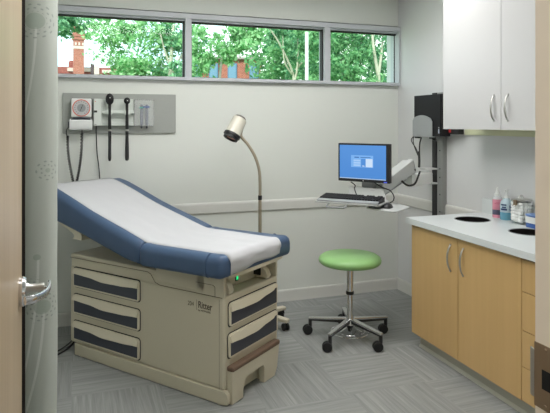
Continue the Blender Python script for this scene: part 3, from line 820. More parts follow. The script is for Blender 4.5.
# computer holder
b = B()
b.box(-.152, -.02, -.09, .185, .735, .742, .001)
P = [(-.090, .742), (.185, .742), (.185, .870)]+[(.185-.275*i/12, .870+.045*math.sin(PI*min(1, (i+2)/15))) for i in range(1, 12)]+[(-.090, .862)]
b.prism(P, lambda y, z: Vector((-.156, y, z)), lambda y, z: Vector((-.150, y, z)), .001)
b.box(-.045, -.0, -.06, .06, .70, .742, .002)
b.mi = 1; b.box(-.150, -.12, .12, .165, .722, .736); b.box(-.150, -.12, -.08, -.045, .722, .736)
b.build('computer_holder', [M['midgrey'], M['rubber']], ws)

cpu = empty('computer', (XR-.095, 3.90, 1.4435), 0, label='black desktop computer upright in a grey wall holder', cat='computer')
b = B(); b.box(-.048, .048, -.182, .183, 0, .336, .004); b.build('case', M['cpu'], cpu)
b = B(); b.box(-.040, .040, -.188, -.180, .006, .33, .003); fp = b.build('front_bezel', M['black'], cpu)
b = B(); b.box(-.0488, -.047, -.170, -.156, .024, .058); b.mi = 1; b.box(-.0488, -.047, -.170, -.157, .064, .074); b.build('sticker', [plain('silver sticker', srgb(176, 182, 200), .4), M['midgrey']], cpu)
b = B(); b.box(XR-.075, XR-.022, 3.585, 3.735, 1.462, 1.512, .004); ps = b.build('power_strip', M['black'])
tag(ps, 'short black power strip under the left end of the white wall cabinet', 'power strip')
B().box(XR-.078, XR-.074, 3.675, 3.700, 1.475, 1.499, .001).build('rocker_switch', M['red'], ps)
b = B()
b.tube([(2.725, 4.085, 1.55), (2.72, 4.11, 1.50), (2.70, 4.115, 1.44), (2.68, 4.12, 1.40), (2.67, 4.03, 1.33), (2.66, 3.98, 1.27), (2.62, 3.92, 1.20)], .004, 6, smooth=6)
b.tube([(2.725, 4.085, 1.62), (2.715, 4.13, 1.56), (2.72, 4.10, 1.49), (2.71, 4.135, 1.42), (2.68, 4.08, 1.36), (2.665, 4.0, 1.28)], .0035, 6, smooth=6)
b.tube([(2.70, 4.0, 1.43), (2.69, 4.01, 1.38), (2.67, 3.985, 1.30), (2.655, 3.965, 1.245)], .006, 6, smooth=6)
b.tube([(2.675, 4.0, 1.31), (2.655, 3.965, 1.25), (2.63, 3.93, 1.19)], .010, 8, smooth=6)
b.tube([(2.55, 3.80, 1.165), (2.47, 3.74, 1.085), (2.42, 3.73, 1.068), (2.38, 3.73, 1.075), (2.33, 3.71, 1.105)], .008, 8, smooth=6)
tag(b.build('cable_bundle', M['cordblack']), 'black cable bundle hanging from the wall computer down to the white arm', 'cables')
b = B()
b.tube([(2.03, 3.60, 1.115), (2.09, 3.59, 1.08), (2.13, 3.55, 1.06), (2.15, 3.53, 1.02), (2.14, 3.53, .985), (2.09, 3.52, .972)], .0042, 6, smooth=6)
tag(b.build('monitor_cable', M['cordblack']), 'thin black cable looping below the right corner of the monitor', 'cable')
b = B()
b.tube([(1.90, 3.72, 1.115), (1.925, 3.70, 1.09), (1.915, 3.69, 1.07), (1.91, 3.66, 1.04), (1.92, 3.64, 1.0)], .004, 6, smooth=6)
tag(b.build('keyboard_cable', M['cordblack']), 'thin black cable hanging from under the left half of the monitor to the tray', 'cable')

# monitor
mo = empty('monitor', (mc.x, mc.y, 1.112), math.atan2(Lm.y, Lm.x), label='black flat screen monitor showing a blue login window', cat='monitor')
hw, mh = .209, .286
b = B()
b.box(-hw, hw, -.012, .028, 0, mh, .004)
b.box(-.12, .12, .027, .05, .05, .24, .01)
b.build('housing', M['black'], mo)
bz = .0135
sx0, sx1, sz0, sz1 = -hw+bz, hw-bz-.014, .022, mh-.013
s_ = B().box(sx0, sx1, -.0132, -.0118, sz0, sz1).build('screen', M['screen'], mo, smooth=False); s_['label'] = 'lit blue screen'
def scr(x0, x1, z0, z1, m, dy, name):
    o = B().box(sx0+(sx1-sx0)*x0, sx0+(sx1-sx0)*x1, -.0132-dy, -.0132, sz0+(sz1-sz0)*z0, sz0+(sz1-sz0)*z1).build(name, m, s_, smooth=False)
scr(.255, .735, .345, .70, M['scr_dialog'], .0003, 'dialog_window')
scr(.475, .58, .36, .60, M['screen'], .0005, 'dialog_divider')
scr(.575, .72, .36, .60, M['scr_white'], .0006, 'dialog_field')
scr(.31, .46, .52, .57, M['scr_field'], .0006, 'dialog_field'); scr(.31, .46, .45, .50, M['scr_field'], .0006, 'dialog_field'); scr(.31, .46, .38, .43, M['scr_field'], .0006, 'dialog_field')
scr(.50, .55, .375, .40, M['scr_white'], .0007, 'dialog_button')
scr(.33, .43, .625, .655, M['scr_text'], .0006, 'dialog_text'); scr(.46, .68, .63, .65, M['scr_text'], .0006, 'dialog_text')
scr(0, 1, 0, .022, M['scr_bar'], .0004, 'task_bar')
b = B(); b.lathe([(0, 0), (.005, 0), (.005, .001), (0, .001)], (0, -.012, .010), 16, (0, -1, 0)); b.build('badge', M['satin'], mo)
B().box(hw-.045, hw-.02, -.0135, -.0115, .004, .012).build('power_light', emit('blue light', (.15, .2, 1, 1), .8), mo, smooth=False)
# keyboard
kp = K(.225, .085)
kb = empty('keyboard', (kp.x, kp.y, .986), math.atan2(Lk.y, Lk.x), label='black computer keyboard with grey front edge on the white tray', cat='keyboard')
b = B(); b.prism([(-.085, .0), (.080, .0), (.080, .034), (.070, .036), (-.062, .018), (-.085, .010)], lambda y, z: Vector((-.228, y, z)), lambda y, z: Vector((.228, y, z)), .003); b.build('keyboard_body', M['black'], kb)
b = B(); b.prism([(-.092, .001), (-.058, .001), (-.058, .0205), (-.090, .0125)], lambda y, z: Vector((-.228, y, z)), lambda y, z: Vector((.228, y, z)), .003); b.build('front_edge', M['midgrey'], kb)
b = B(); b.mi = 0
for r in range(6):
    y = -.045+r*.0205
    for c in range(22):
        if c in (15, 19) and r in (1, 2, 5): continue
        if r == 0 and 4 <= c <= 8:
            if c != 6: continue
            x0, x1 = -.22+.02*4, -.22+.02*8+.017
        else: x0 = -.22+.02*c; x1 = x0+.0165
        zb = .0195+(y+.062)*.136
        b.box(x0, x1, y, y+.0165, zb-.002, zb+.007, .0015, 1)
kk = b.build('keys', M['rubber'], kb)
# mouse
ms = empty('mouse', (2.063, 3.470, .950), math.atan2(Lk.y, Lk.x), label='black computer mouse on the right end of the tray', cat='mouse')
b = B()
rg = []
for t, w, h in ((-.055, .016, .010), (-.050, .025, .020), (-.03, .031, .031), (0, .032, .037), (.025, .030, .031), (.045, .027, .020), (.054, .018, .010)):
    rg.append([Vector((w*math.cos(a), t, max(0, h*math.sin(a)))) for a in [2*PI*k/20 for k in range(20)]])
b.loft(rg); b.build('mouse_shell', M['black'], ms, ang=60)
B().cyl((-.004, .028, .0305), (.004, .028, .0305), .006).build('scroll_wheel', M['midgrey'], ms)

# ------------------------------------------------------------------ base cabinets and counter
CX = 2.183
ca = empty('base_cabinet', (CX, 2.845, 0), 0, label='maple base cabinet with two doors below the white counter', cat='cabinet')
y0, y1 = 2.330-2.845, 3.352-2.845
b = B(); dp = XR-CX-.022
b.box(.021, dp, y1-.018, y1, .10, .843); b.box(.021, dp, y0, y0+.018, .10, .843); b.box(.021, dp, y0+.018, y1-.018, .10, .118); b.box(dp-.012, dp, y0, y1, .1, .843)
b.box(.021, .04, y0+.018, y1-.018, .80, .843)
b.mi = 1; b.box(.055, .065, y0, y1-.022, 0, .101); b.box(.06, dp, y1-.035, y1-.025, 0, .101)
b.prism([(.055, 0), (.046, .0), (.048, .008), (.053, .018), (.055, .02)], lambda x, z: Vector((x, y0, z)), lambda x, z: Vector((x, y1-.022, z)))
b.build('carcass', [M['maple'], M['toe']], ca, smooth=False)
def pull(parent, x, y, z0, z1, out=-1):
    n = 14; pts = []; b = B()
    for i in range(n+1):
        t = i/n; pts.append(Vector((x+out*(.028*math.sin(PI*t)**.7), y, z0+(z1-z0)*t)))
    rings = []
    for i, p in enumerate(pts):
        d = (pts[min(i+1, n)]-pts[max(i-1, 0)]).normalized(); sy = Vector((0, 1, 0)); sx = d.cross(sy)
        w = .0055+.002*math.sin(PI*i/n)
        rings.append([p+sy*(w*math.cos(a))+sx*(.0042*math.sin(a)) for a in [2*PI*k/12 for k in range(12)]])
    b.loft(rings); b.cyl((x+.001, y, z0+.002), (x-.008, y, z0+.004), .006); b.cyl((x+.001, y, z1-.002), (x-.008, y, z1-.004), .006)
    o = b.build('pull_handle', M['satin'], parent); o['label'] = 'curved satin nickel handle'
ym = 2.850-2.845
d1 = B().box(0, .020, ym+.003, y1, .100, .841, .0012).build('door', M['maple'], ca); pull(d1, 0, 2.919-2.845, .628, .796)
d2 = B().box(0, .020, y0+.0018, ym-.003, .100, .841, .0012).build('door', M['maple'], ca); pull(d2, 0, 2.797-2.845, .628, .796)
cb = empty('drawer_cabinet', (CX, 2.10, 0), 0, label='maple four drawer cabinet at the right end of the counter beside the door frame', cat='cabinet')
y0, y1 = 1.87-2.10, 2.329-2.10
b = B(); b.box(.021, dp, y1-.017, y1, .10, .843); b.box(.021, dp, y0, y0+.018, .10, .843); b.box(.021, dp, y0+.018, y1-.017, .10, .118); b.box(dp-.012, dp, y0, y1, .1, .843)
b.mi = 1; b.box(.055, .065, y0, y1, 0, .101); b.prism([(.055, 0), (.046, .0), (.048, .008), (.053, .018), (.055, .02)], lambda x, z: Vector((x, y0, z)), lambda x, z: Vector((x, y1, z)))
b.build('carcass', [M['maple'], M['toe']], cb, smooth=False)
for z0, z1 in ((.100, .280), (.280, .469), (.469, .671), (.671, .841)):
    f = B().box(0, .020, y0+.0018, y1-.0018, z0+.0018, z1-.0018, .0012).build('drawer', M['maple'], cb)
    zc_ = (z0+z1)/2; b = B(); b.tube([(.001, -.065, zc_), (-.024, -.045, zc_), (-.028, 0, zc_), (-.024, .045, zc_), (.001, .065, zc_)], .0055, 8, smooth=5); o = b.build('pull_handle', M['satin'], f); o['label'] = 'curved satin nickel handle'
# countertop with two round waste openings
ct = empty('countertop', (2.155, 3.385, .853), 0, label='white solid surface countertop with two round waste openings', cat='countertop')
HOLES = [(2.535, 3.155, .114), (2.562, 2.675, .112)]
def slab(b, x0, x1, y0, y1, z0, z1, holes):
    bm = bmesh.new()
    def ring(pts, z):
        vs = [bm.verts.new((x, y, z)) for x, y in pts]
        return [bm.edges.new((vs[i], vs[(i+1) % len(vs)])) for i in range(len(vs))], vs
    for z in (z0, z1):
        es, _ = ring([(x0, y0), (x1, y0), (x1, y1), (x0, y1)], z); allE = es[:]
        for cx, cy, r in holes:
            e, _ = ring([(cx+r*math.cos(2*PI*k/40), cy+r*math.sin(2*PI*k/40)) for k in range(40)], z); allE += e
        bmesh.ops.triangle_fill(bm, edges=allE, use_beauty=True)
    bm.verts.ensure_lookup_table()
    n = 4+40*len(holes); o = 0
    for cnt in [4]+[40]*len(holes):
        for i in range(cnt):
            a, c = o+i, o+(i+1) % cnt
            v = bm.verts; bm.faces.new((v[a], v[c], v[n+c], v[n+a]))
        o += cnt
    bmesh.ops.recalc_face_normals(bm, faces=bm.faces[:])
    b._merge(bm)
ox, oy = 2.155, 3.385
b = B(); slab(b, 0, XR-ox-.003, 1.86-oy, 0, 0, .0385, [(cx-ox, cy-oy, r) for cx, cy, r in HOLES])
b.build('counter_slab', M['solid'], ct, smooth=False)
B().box(XR-ox-.020, XR-ox-.003, 1.86-oy, -.0, .0385, .146, .002).build('backsplash', M['solid'], ct)
binm = plain('dark bin interior', (.008, .007, .006, 1), .9, spec=.1)
for cx, cy, r in HOLES:
    b = B(); b.lathe([(r-.004, -.40), (r-.003, .034), (r-.001, .0395), (r+.001, .0402), (r+.002, .0388)], (cx-ox, cy-oy, 0), 40, caps=False)
    b.lathe([(.0, -.40), (r-.004, -.40)], (cx-ox, cy-oy, 0), 40, caps=False)
    o = b.build('waste_chute', binm, ct); o['label'] = 'round dark waste opening'
    b = B(); b.lathe([(r-.002, .0385), (r+.001, .0415), (r+.004, .0412), (r+.006, .0386)], (cx-ox, cy-oy, 0), 40, caps=False); b.build('chute_rim', M['midgrey'], o)

# ------------------------------------------------------------------ wall cabinet
UX = 2.470
uc = empty('wall_cabinet', (UX, 2.807, 1.507), 0, label='white two door wall cabinet above the counter', cat='cabinet')
y0, y1 = 2.222-2.807, 3.390-2.807
b = B(); b.box(.021, XR-UX, y0, y1, 0.004, .93); b.build('cabinet_box', M['white'], uc, smooth=False)
dA = B().box(0, .020, .0016, y1, 0, .93, .001).build('door', M['white'], uc); pull(dA, 0, 2.869-2.807, .056, .220)
dB = B().box(0, .020, y0, -.0016, 0, .93, .001).build('door', M['white'], uc); pull(dB, 0, 2.747-2.807, .056, .220)
tag(B().box(XR-.020, XR-.001, 2.25, 3.583, 1.459, 1.506, .002).build('raceway', M['rail']), 'long pale green raceway on the right wall just below the white wall cabinet', 'raceway')

# ------------------------------------------------------------------ things on the counter
CT = .8917
def bottle(name, x, y, prof, mat, label, cat='bottle', n=24):
    t = empty(name, (x, y, CT), 0, label=label, cat=cat)
    B().lathe(prof, n=n).build('bottle_body', mat, t, ang=50); return t
def liquid(name, col, lvl, top=srgb(214, 216, 218)):
    t = NT(name); co_ = t.coord(); sp_ = t.n('ShaderNodeSeparateXYZ'); t.l(co_, sp_.inputs[0])
    t.bsdf(t.mix(t.math('GREATER_THAN', sp_.outputs[2], lvl), col, top), .2, spec=.5); return t.m
pk = bottle('pink_bottle', 2.757, 3.168, [(.0, 0), (.030, 0), (.033, .004), (.033, .120), (.030, .140), (.020, .150), (.0, .150)], liquid('pink soap bottle', srgb(226, 150, 168), .128), 'slim pink squeeze bottle with a white tip beside the blue bottle')
B().lathe([(.0, .148), (.020, .148), (.020, .165), (.013, .172), (.009, .190), (.005, .210), (.0, .211)], n=18).build('nozzle', M['whiteplastic'], pk)
def wrap(parent, r, z0, z1, a0, a1, mat, name):
    b = B(); n = 14
    P = [(r*math.cos(a0+(a1-a0)*i/n), r*math.sin(a0+(a1-a0)*i/n)) for i in range(n+1)]
    Q = [((r-.002)*math.cos(a0+(a1-a0)*i/n), (r-.002)*math.sin(a0+(a1-a0)*i/n)) for i in range(n, -1, -1)]
    b.prism(P+Q, lambda x, y: Vector((x, y, z0)), lambda x, y: Vector((x, y, z1))); return b.build(name, mat, parent)
ac = math.atan2(-.75, -.66)
ink = plain('dark label ink', srgb(84, 84, 104), .5); ink2 = plain('navy label ink', srgb(40, 60, 104), .5); pinkdk = plain('rose label ink', srgb(206, 110, 138), .5)
wrap(pk, .0338, .022, .056, ac-1.4, ac+1.4, ink, 'label')
wrap(pk, .0338, .096, .101, ac-.6, ac+.7, pinkdk, 'label_line'); wrap(pk, .0338, .106, .109, ac-.3, ac+.5, pinkdk, 'label_line')
bl = bottle('blue_bottle', 2.757, 3.078, [(.0, 0), (.040, 0), (.0435, .005), (.0435, .105), (.038, .125), (.022, .140), (.014, .146), (.0, .146)], liquid('blue gel bottle', srgb(106, 164, 188), .052, srgb(182, 202, 212)), 'clear pump bottle with blue gel between the pink bottle and the jar')
b = B(); b.lathe([(.0, .144), (.015, .144), (.015, .160), (.006, .163), (.005, .190), (.011, .192), (.011, .203), (.0, .204)], n=18); b.beam((0, 0, .198), (-.030, -.012, .194), .009, .008, .002); b.build('pump', M['whiteplastic'], bl)
for z0, z1, a, c in ((.098, .108, -.95, -.05), (.082, .090, -.75, -.1), (.066, .078, -1.0, .05), (.094, .100, .35, .75), (.084, .089, .35, .8), (.074, .079, .3, .75), (.064, .068, .35, .7)):
    wrap(bl, .0444, z0, z1, ac+a, ac+c, ink2, 'label_print')
# cotton jar
jr = empty('cotton_jar', (2.738, 2.925, CT), 0, label='square glass jar with a hinged metal lid full of cotton balls', cat='jar')
def sq(r, z, rr=.03): return [Vector((x, y, z)) for x, y in rrect(-r, r, -r, r, rr, 5)]
b = B(); jw = .0545
b.loft([sq(.046, 0, .02), sq(.052, .004), sq(jw, .012), sq(jw, .125), sq(.051, .140), sq(.051, .150), sq(.049, .150), sq(.049, .139), sq(.0528, .124), sq(.0528, .012), sq(.046, .006, .02)])
jg = b.build('glass_body', M['clear'], jr)
b = B(); b.loft([sq(.054, .150), sq(.056, .151), sq(.056, .158), sq(.048, .163), sq(.02, .165, .015)]); b.tube([(-.02, 0, .164), (-.012, 0, .180), (0, 0, .184), (.012, 0, .180), (.02, 0, .164)], .003, 8, smooth=4); ld = b.build('lid', M['satin'], jr)
b = B(); b.box(-.070, -.058, -.030, -.004, .125, .158, .002); b.tube([(-.064, -.03, .14), (-.075, -.03, .12), (-.075, -.004, .12), (-.064, -.004, .14)], .002, 6); b.build('clasp', M['bronze'], ld)
b = B(); rnd = random.Random(3)
cm = NT('cotton'); cm.bsdf((.9, .9, .89, 1), .95, bump=cm.noise(cm.coord(), 120, 4), bstr=.6, spec=.05)
for iz in range(6):
    for ix in range(3):
        for iy in range(3):
            b.sphere(((ix-1)*.0325+rnd.uniform(-.002, .002), (iy-1)*.0325+rnd.uniform(-.002, .002), .026+iz*.0205+rnd.uniform(-.003, .003)), rnd.uniform(.0165, .0195), sz=.85)
cn = b.build('cotton_balls', cm.m, ang=80); cn.location = (2.738, 2.925, CT)
tag(cn, 'white cotton balls filling the square glass jar', 'cotton balls', kind='stuff')
# small carton
cx_ = empty('small_tub', (2.700, 2.765, CT), 0, label='small blue and white tub at the right of the cotton jar', cat='tub')
B().box(-.032, .032, -.05, .05, 0, .074, .006).build('tub_body', plain('blue tub', srgb(62, 100, 170), .35), cx_)
B().box(-.0335, .0335, -.0515, .0515, .074, .086, .004).build('tub_lid', plain('pale blue tub lid', srgb(120, 150, 200), .35), cx_)
b = B(); b.box(-.0332, -.0315, -.045, .048, .030, .070); b.box(-.030, .030, .049, .0508, .030, .068); b.build('label', M['whiteplastic'], cx_)

# ------------------------------------------------------------------ privacy curtain
flw = [(.205, 1.945, .036, 13, .085, .55, -.30), (.28, 2.10, 0, 9, .05, 0, 0), (.255, 1.365, .010, 9, .045, .0, 0), (.215, 1.03, .013, 11, .0, .62, -.22), (.195, .90, .0, 13, .055, 0, 0), (.235, .835, .030, 13, .070, .50, -.35)]
cpts = [(-.25, 2.70), (-.185, 2.60), (-.12, 2.56), (-.088, 2.515), (-.125, 2.485), (-.205, 2.475), (-.222, 2.44), (-.214, 2.395), (-.175, 2.352), (-.120, 2.350), (-.088, 2.385), (-.084, 2.425), (-.10, 2.455), (-.150, 2.458)]
cp = catmull([Vector((x, y, 0)) for x, y in cpts], 8)
NZ = 40; ZB_, ZT_ = .16, 2.60
bm = bmesh.new(); uvl = bm.loops.layers.uv.new('UVMap')
arc = [0]
for a, c in zip(cp, cp[1:]): arc.append(arc[-1]+(c-a).length)
front = min(range(len(cp)), key=lambda i: (cp[i]-Vector((-.214, 2.395, 0))).length)
rows = []
for i in range(NZ+1):
    z = ZB_+(ZT_-ZB_)*i/NZ; k = (z-ZB_)/(ZT_-ZB_)
    row = []
    for p in cp:
        cx0 = -.15; s_ = 1.05+.03*(1-k)
        row.append(bm.verts.new((cx0+(p.x-cx0)*s_-.008*(1-k)+.002*math.sin(z*7+p.y*30), p.y+.004*math.sin(z*3.1+p.x*20), z)))
    rows.append(row)
for i in range(NZ):
    for j in range(len(cp)-1):
        f = bm.faces.new((rows[i][j], rows[i][j+1], rows[i+1][j+1], rows[i+1][j]))
        for lp_, (ii, jj) in zip(f.loops, ((i, j), (i, j+1), (i+1, j+1), (i+1, j))):
            lp_[uvl].uv = (arc[jj]-arc[front]+.13, ZB_+(ZT_-ZB_)*ii/NZ)
cbld = B(); cbld.bm.free(); cbld.bm = bm
cu = cbld.build('privacy_curtain', curtainmat(flw), ang=89)
sm = cu.modifiers.new('thick', 'SOLIDIFY'); sm.thickness = .003; sm.offset = 0
tag(cu, 'pale grey green printed privacy curtain gathered beside the open door', 'curtain')
b = B(); b.box(-.175, -.145, 1.2, 4.4, ZC-.03, ZC-.002, .003); tk = tag(b.build('curtain_track', M['whiteplastic']), 'white ceiling track above the privacy curtain', 'curtain track')
b = B()
for j in range(0, len(cp), 9):
    p = cp[j]; b.cyl((p.x*.3-.112, p.y, ZT_-.02), (p.x*.05-.152, p.y, ZC-.03), .003, n=6)
b.build('curtain_hook', M['satin'], cu)

# ------------------------------------------------------------------ outside the window
struct(B().box(-40, 60, YB+.3, 95, -.6, -.5).build('ground_outside', plain('lawn', srgb(110, 140, 80), .9, nscale=2), smooth=False), 'grass ground outside the window', 'ground')
def leafmat(name, c1, c2, tr=.35):
    t = NT(name)
    gi = t.n('ShaderNodeNewGeometry')
    c = t.mix(gi.outputs['Random Per Island'], c1, c2)
    d = t.n('ShaderNodeBsdfDiffuse'); t.l(c, d.inputs[0]); q = t.n('ShaderNodeBsdfTranslucent'); t.l(c, q.inputs[0])
    mx = t.n('ShaderNodeMixShader'); mx.inputs[0].default_value = tr
    t.l(d.outputs[0], mx.inputs[1]); t.l(q.outputs[0], mx.inputs[2]); t.l(mx.outputs[0], t.out.inputs[0]); return t.m
LF = [leafmat('leaves bright', srgb(84, 152, 88), srgb(182, 222, 170)), leafmat('leaves mid', srgb(66, 132, 96), srgb(160, 206, 162)), leafmat('leaves deep', srgb(70, 128, 84), srgb(148, 198, 142))]
bark = plain('pale bark', srgb(178, 176, 158), .9, nscale=9, var=.2); bark2 = plain('grey bark', srgb(150, 150, 138), .9, nscale=9, var=.2)
def tree(name, x, y, crown, lf, label, trunks, nleaf, size, seed, bk, cat='tree', group='trees outside the window'):
    """crown: list of (dx, dy, z, rx, rz) leaf masses; trunks: list of point lists"""
    rn = random.Random(seed)
    t = empty(name, (x, y, -.5), 0, label=label, cat=cat, group=group)
    b = B()
    for pts, r in trunks: b.tube([(px, py, pz+.5) for px, py, pz in pts], [r, r*.45], 8, smooth=5)
    b.build('trunk', bk, t)
    bm = bmesh.new(); tot = sum(c[3]**2 for c in crown)
    for cx, cy, cz_, rx, rz in crown:
        # clumps on the crown
        cl = []
        for k in range(max(6, int(26*rx))):
            while True:
                v = Vector((rn.uniform(-1, 1), rn.uniform(-1, 1), rn.uniform(-1, 1)))
                if .3 < v.length < 1: break
            cl.append((v, rn.uniform(.16, .34)))
        for k in range(int(nleaf*rx**2/tot)):
            v, cr_ = rn.choice(cl)
            o = Vector((rn.gauss(0, 1), rn.gauss(0, 1), rn.gauss(0, 1)))*cr_*.55
            p = Vector((cx+(v.x+o.x)*rx, cy+(v.y+o.y)*rx, cz_+.5+(v.z+o.z)*rz))
            n = Vector((rn.gauss(0, 1), rn.gauss(0, 1)-.6, rn.gauss(0, 1)+.6)).normalized(); a = n.orthogonal().normalized(); a.rotate(Matrix.Rotation(rn.uniform(0, 6.3), 3, n)); c = n.cross(a)
            s = size*rn.uniform(.6, 1.25)
            bm.faces.new([bm.verts.new(p+a*s), bm.verts.new(p+c*s*.5), bm.verts.new(p-a*s), bm.verts.new(p-c*s*.5)])
    pb = B(); pb.bm.free(); pb.bm = bm
    pb.build('foliage', lf, t, smooth=False)
# dense tree on the left light, behind it higher dark foliage
tree('tree', 2.0, 22.5, [(.1, 0, 4.3, 1.45, 1.15), (-.9, .3, 5.1, .9, .7), (1.0, .3, 5.1, 1.0, .8), (.2, .2, 3.4, 1.2, .6)], LF[0], 'bright green tree filling the middle of the left window pane', [([(0, 0, -.5), (.05, 0, 2), (.2, 0, 4)], .10)], 5200, .10, 11, bark2)
tree('tree', -1.0, 25.0, [(.0, 0, 5.7, 1.1, .55), (-.9, 0, 5.3, .7, .7), (1.0, 0, 5.9, .9, .45), (-1.1, .2, 4.2, .35, .5)], LF[1], 'blue green tree overhanging the brick chimney at the left', [([(-2.2, .3, -.5), (-1.9, .3, 3), (-.6, 0, 5.5)], .10)], 2600, .11, 12, bark2)
tree('tree', 4.1, 22.0, [(-.4, .2, 5.1, .9, .7), (-.6, 0, 3.55, .9, .35), (.25, .2, 4.4, .6, .8)], LF[1], 'loose tree with pale branches beside the first window mullion', [([(-.7, 0, -.5), (-.72, 0, 3), (-.68, 0, 4.2), (-.6, 0, 5.4)], .11), ([(-.7, 0, 3.4), (-.35, 0, 4.1), (.15, 0, 4.9)], .06), ([(-.7, 0, 3.7), (-.95, 0, 4.4), (-1.1, 0, 5.0)], .05)], 1900, .10, 13, bark)
tree('tree', 3.75, 15.6, [(-.3, 0, 3.7, .75, .62), (.45, 0, 3.95, .65, .5), (.9, .1, 4.15, .6, .35), (-.45, 0, 3.1, .45, .5)], LF[0], 'bright leafy tree in front of the brick house in the middle pane', [([(0, 0, -.5), (0, 0, 2), (.1, 0, 3.4)], .07)], 3600, .075, 14, bark2)
tree('tree', 6.4, 16.8, [(0, 0, 4.3, .95, .5), (-.55, 0, 4.35, .4, .4), (.6, 0, 3.6, .8, .7), (.35, 0, 3.2, .6, .4)], LF[1], 'open tree with forking white branches left of the pale pole', [([(.05, -.2, -.5), (.05, -.2, 2.6), (.0, -.2, 3.2), (-.5, -.3, 4.1), (-.9, -.3, 4.6)], .05), ([(.05, -.2, 2.7), (.15, -.3, 3.4), (.15, -.3, 4.4)], .045), ([(.1, -.2, 3.2), (.5, -.3, 3.7), (1.0, -.3, 4.1)], .035), ([(0, -.2, 3.1), (-.3, -.3, 3.5), (-.35, -.3, 4.3)], .03)], 2600, .08, 15, bark)
tree('tree', 7.2, 19.5, [(0, 0, 4.2, 1.3, .9), (-.1, 0, 3.3, .7, .6), (1.2, 0, 4.4, 1.0, .8)], LF[2], 'deep green tree behind the pale pole', [([(0, 0, -.5), (0, 0, 2), (.1, 0, 4)], .10)], 3000, .10, 16, bark2)  # foliage in the deep green leaf tones
tree('tree', 7.4, 14.6, [(-.5, 0, 3.5, .95, .75), (.3, .2, 3.9, .8, .6), (-.2, 0, 2.8, 1.0, .5), (-.9, .1, 4.0, .7, .5)], LF[2], 'dense deep green tree filling the right window pane', [([(0, .1, -.5), (0, .1, 2), (-.2, .1, 3.4)], .08)], 5200, .072, 17, bark2)
tree('tree', 8.15, 14.4, [(.1, .3, 3.9, .7, .6), (.35, .2, 3.0, .55, .6), (.7, .6, 3.5, .6, .9)], LF[1], 'young tree with a forked pale trunk at the right end of the window', [([(.02, -.15, -.5), (.02, -.15, 2.6), (-.02, -.15, 3.05), (-.17, -.2, 3.7), (-.22, -.2, 4.3)], .07), ([(0, -.15, 2.85), (.08, -.2, 3.5), (.16, -.2, 4.3)], .05)], 2200, .072, 18, bark)
tree('tree', 9.5, 22.0, [(0, 0, 4.6, 1.6, 1.4), (-1.9, 0, 4.2, 1.4, 1.4), (1.5, 0, 4.4, 1.4, 1.5)], LF[2], 'far dark trees closing the view behind the right window pane', [([(0, 0, -.5), (0, 0, 4)], .12)], 3600, .13, 19, bark2)
# low shrub mass at the foot of the light bark tree
# brick chimney and the low brick building below it
def brick(name, c1, c2, mo_, s=1.0):
    t = NT(name); b_ = t.n('ShaderNodeTexBrick'); co_ = t.coord()
    sp_ = t.n('ShaderNodeSeparateXYZ'); t.l(co_, sp_.inputs[0]); cb_ = t.n('ShaderNodeCombineXYZ')
    t.l(t.math('ADD', sp_.outputs[0], sp_.outputs[1]), cb_.inputs[0]); t.l(sp_.outputs[2], cb_.inputs[1])
    t.l(cb_.outputs[0], b_.inputs[0]); b_.inputs['Color1'].default_value = c1; b_.inputs['Color2'].default_value = c2; b_.inputs['Mortar'].default_value = mo_
    b_.inputs['Scale'].default_value = 4.5*s; b_.inputs['Mortar Size'].default_value = .02
    t.bsdf(b_.outputs[0], .9, spec=.1); return t.m
BK = brick('orange brick', srgb(176, 108, 92), srgb(150, 88, 76), srgb(192, 156, 144)); BK2 = brick('red brick', srgb(150, 84, 78), srgb(128, 70, 66), srgb(168, 124, 116))
stone = plain('pale stone', srgb(206, 190, 182), .9)
bd2 = empty('brick_building', (.3, 43.6, -.5), R(-4), label='low dark brick building with a pale stone band below the chimney', cat='building')
b = B(); b.box(-3.6, 3.0, -.5, 6, 0, 6.12); b.build('wall', BK2, bd2, smooth=False)
b = B(); b.box(-1.05, .55, -.62, -.5, 5.8, 6.05); b.box(.80, 1.15, -.62, -.5, 5.6, 6.2); b.box(1.35, 2.1, -.62, -.5, 5.75, 5.95); b.build('stone_band', stone, bd2, smooth=False)
b = B(); b.box(-1.0, -.65, -.3, .3, 6.1, 6.5, .03); b.mi = 1; b.lathe([(.2, 6.5), (.14, 6.55), (.14, 6.62), (0, 6.62)], (-.83, 0, 0), 10); b.build('vent_stack', [BK2, BK2], bd2, smooth=False)
b = B(); b.box(.55, .78, -.65, .2, 5.3, 6.35); b.build('pier', plain('dark pier', srgb(90, 76, 80), .9), bd2, smooth=False)
ch = empty('chimney', (-.02, 42.6, -.5), R(8), label='tall orange brick chimney seen through the left window pane', cat='chimney')
b = B(); b.box(-.33, .33, -.33, .33, 0, 8.0); b.box(-.40, .40, -.40, .40, 8.0, 8.22); b.box(-.44, .44, -.44, .44, 8.22, 8.45); b.box(-.34, .34, -.34, .34, 8.45, 9.1); b.build('shaft', BK, ch, smooth=False)
b = B(); b.box(-.345, .345, -.345, .345, 7.35, 7.55); b.box(-.30, -.18, -.36, -.33, 7.6, 7.8); b.box(-.06, .06, -.36, -.33, 7.6, 7.8); b.box(.18, .30, -.36, -.33, 7.6, 7.8); b.build('stone_band', stone, ch, smooth=False)
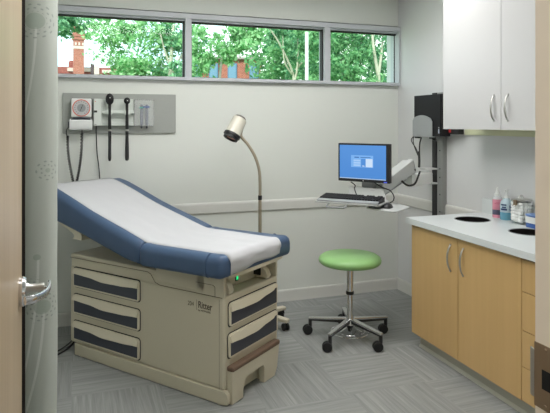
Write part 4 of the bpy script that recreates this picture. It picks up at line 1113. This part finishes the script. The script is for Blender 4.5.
# brick house with blue windows
hs = empty('brick_house', (7.05, 24.4, -.5), R(-16), label='red brick house with blue framed windows seen through the middle pane', cat='house')
BK3 = brick('house brick', srgb(176, 106, 92), srgb(150, 86, 78), srgb(188, 146, 132))  # brick tones of the house wall
b = B(); b.box(-2.6, .78, 0, 4, 0, 4.95); b.build('wall', BK3, hs, smooth=False)
b = B(); b.prism([(-2.8, 4.93), (.95, 4.93), (.95, 5.02), (-2.8, 5.02)], lambda x, z: Vector((x, -.15, z)), lambda x, z: Vector((x, 4.2, z))); b.build('roof', plain('grey roof', srgb(150, 140, 136), .9), hs, smooth=False)
wbl = plain('blue window paint', srgb(92, 126, 158), .5); wgl = plain('blue house glass', srgb(112, 146, 176), .3)
for x in (-2.35, -1.55, -.70, .28):
    b = B(); b.box(x-.02, x+.40, -.05, .01, 3.35, 4.75); w_ = b.build('window', wbl, hs, smooth=False)
    b = B(); b.box(x+.03, x+.35, -.07, -.05, 3.42, 4.02); b.box(x+.03, x+.35, -.07, -.05, 4.08, 4.70); b.build('glass', wgl, w_, smooth=False)
# poles, railing
polem = plain('white pole paint', srgb(196, 202, 200), .5)
pl = tag(B().cyl((5.45, 13.1, -.5), (5.45, 13.1, 3.86), .046).build('street_pole', polem), 'white pole rising in the middle window pane', 'pole', 'white poles outside the window')
pl2 = tag(B().cyl((7.62, 12.1, -.5), (7.62, 12.1, 4.6), .055).build('street_pole', polem), 'white pole at the far right end of the window', 'pole', 'white poles outside the window')

# ------------------------------------------------------------------ light
wd = bpy.data.worlds.new('sky'); sc.world = wd; wd.use_nodes = True
nt = wd.node_tree; bg = nt.nodes['Background']
tc = nt.nodes.new('ShaderNodeTexCoord'); nz = nt.nodes.new('ShaderNodeTexNoise'); nz.inputs['Scale'].default_value = 3.5; nz.inputs['Detail'].default_value = 5
rp_ = nt.nodes.new('ShaderNodeValToRGB'); rp_.color_ramp.elements[0].position = .42; rp_.color_ramp.elements[0].color = (.60, .84, .96, 1); rp_.color_ramp.elements[1].position = .56; rp_.color_ramp.elements[1].color = (1, 1, 1, 1)
nt.links.new(tc.outputs['Generated'], nz.inputs['Vector']); nt.links.new(nz.outputs[0], rp_.inputs[0]); nt.links.new(rp_.outputs[0], bg.inputs[0])
bg.inputs[1].default_value = 2.2
sl = bpy.data.lights.new('sun', 'SUN'); sl.energy = 4.6; sl.angle = R(3); sl.color = (1, .96, .88)
so_ = bpy.data.objects.new('sun', sl); COL.objects.link(so_); so_.rotation_euler = (R(48), 0, R(-38)); so_.location = (0, 0, 20)

vs = sc.view_settings; vs.view_transform = 'Standard'; vs.look = 'None'; vs.gamma = 1; vs.use_curve_mapping = False; vs.exposure = 0
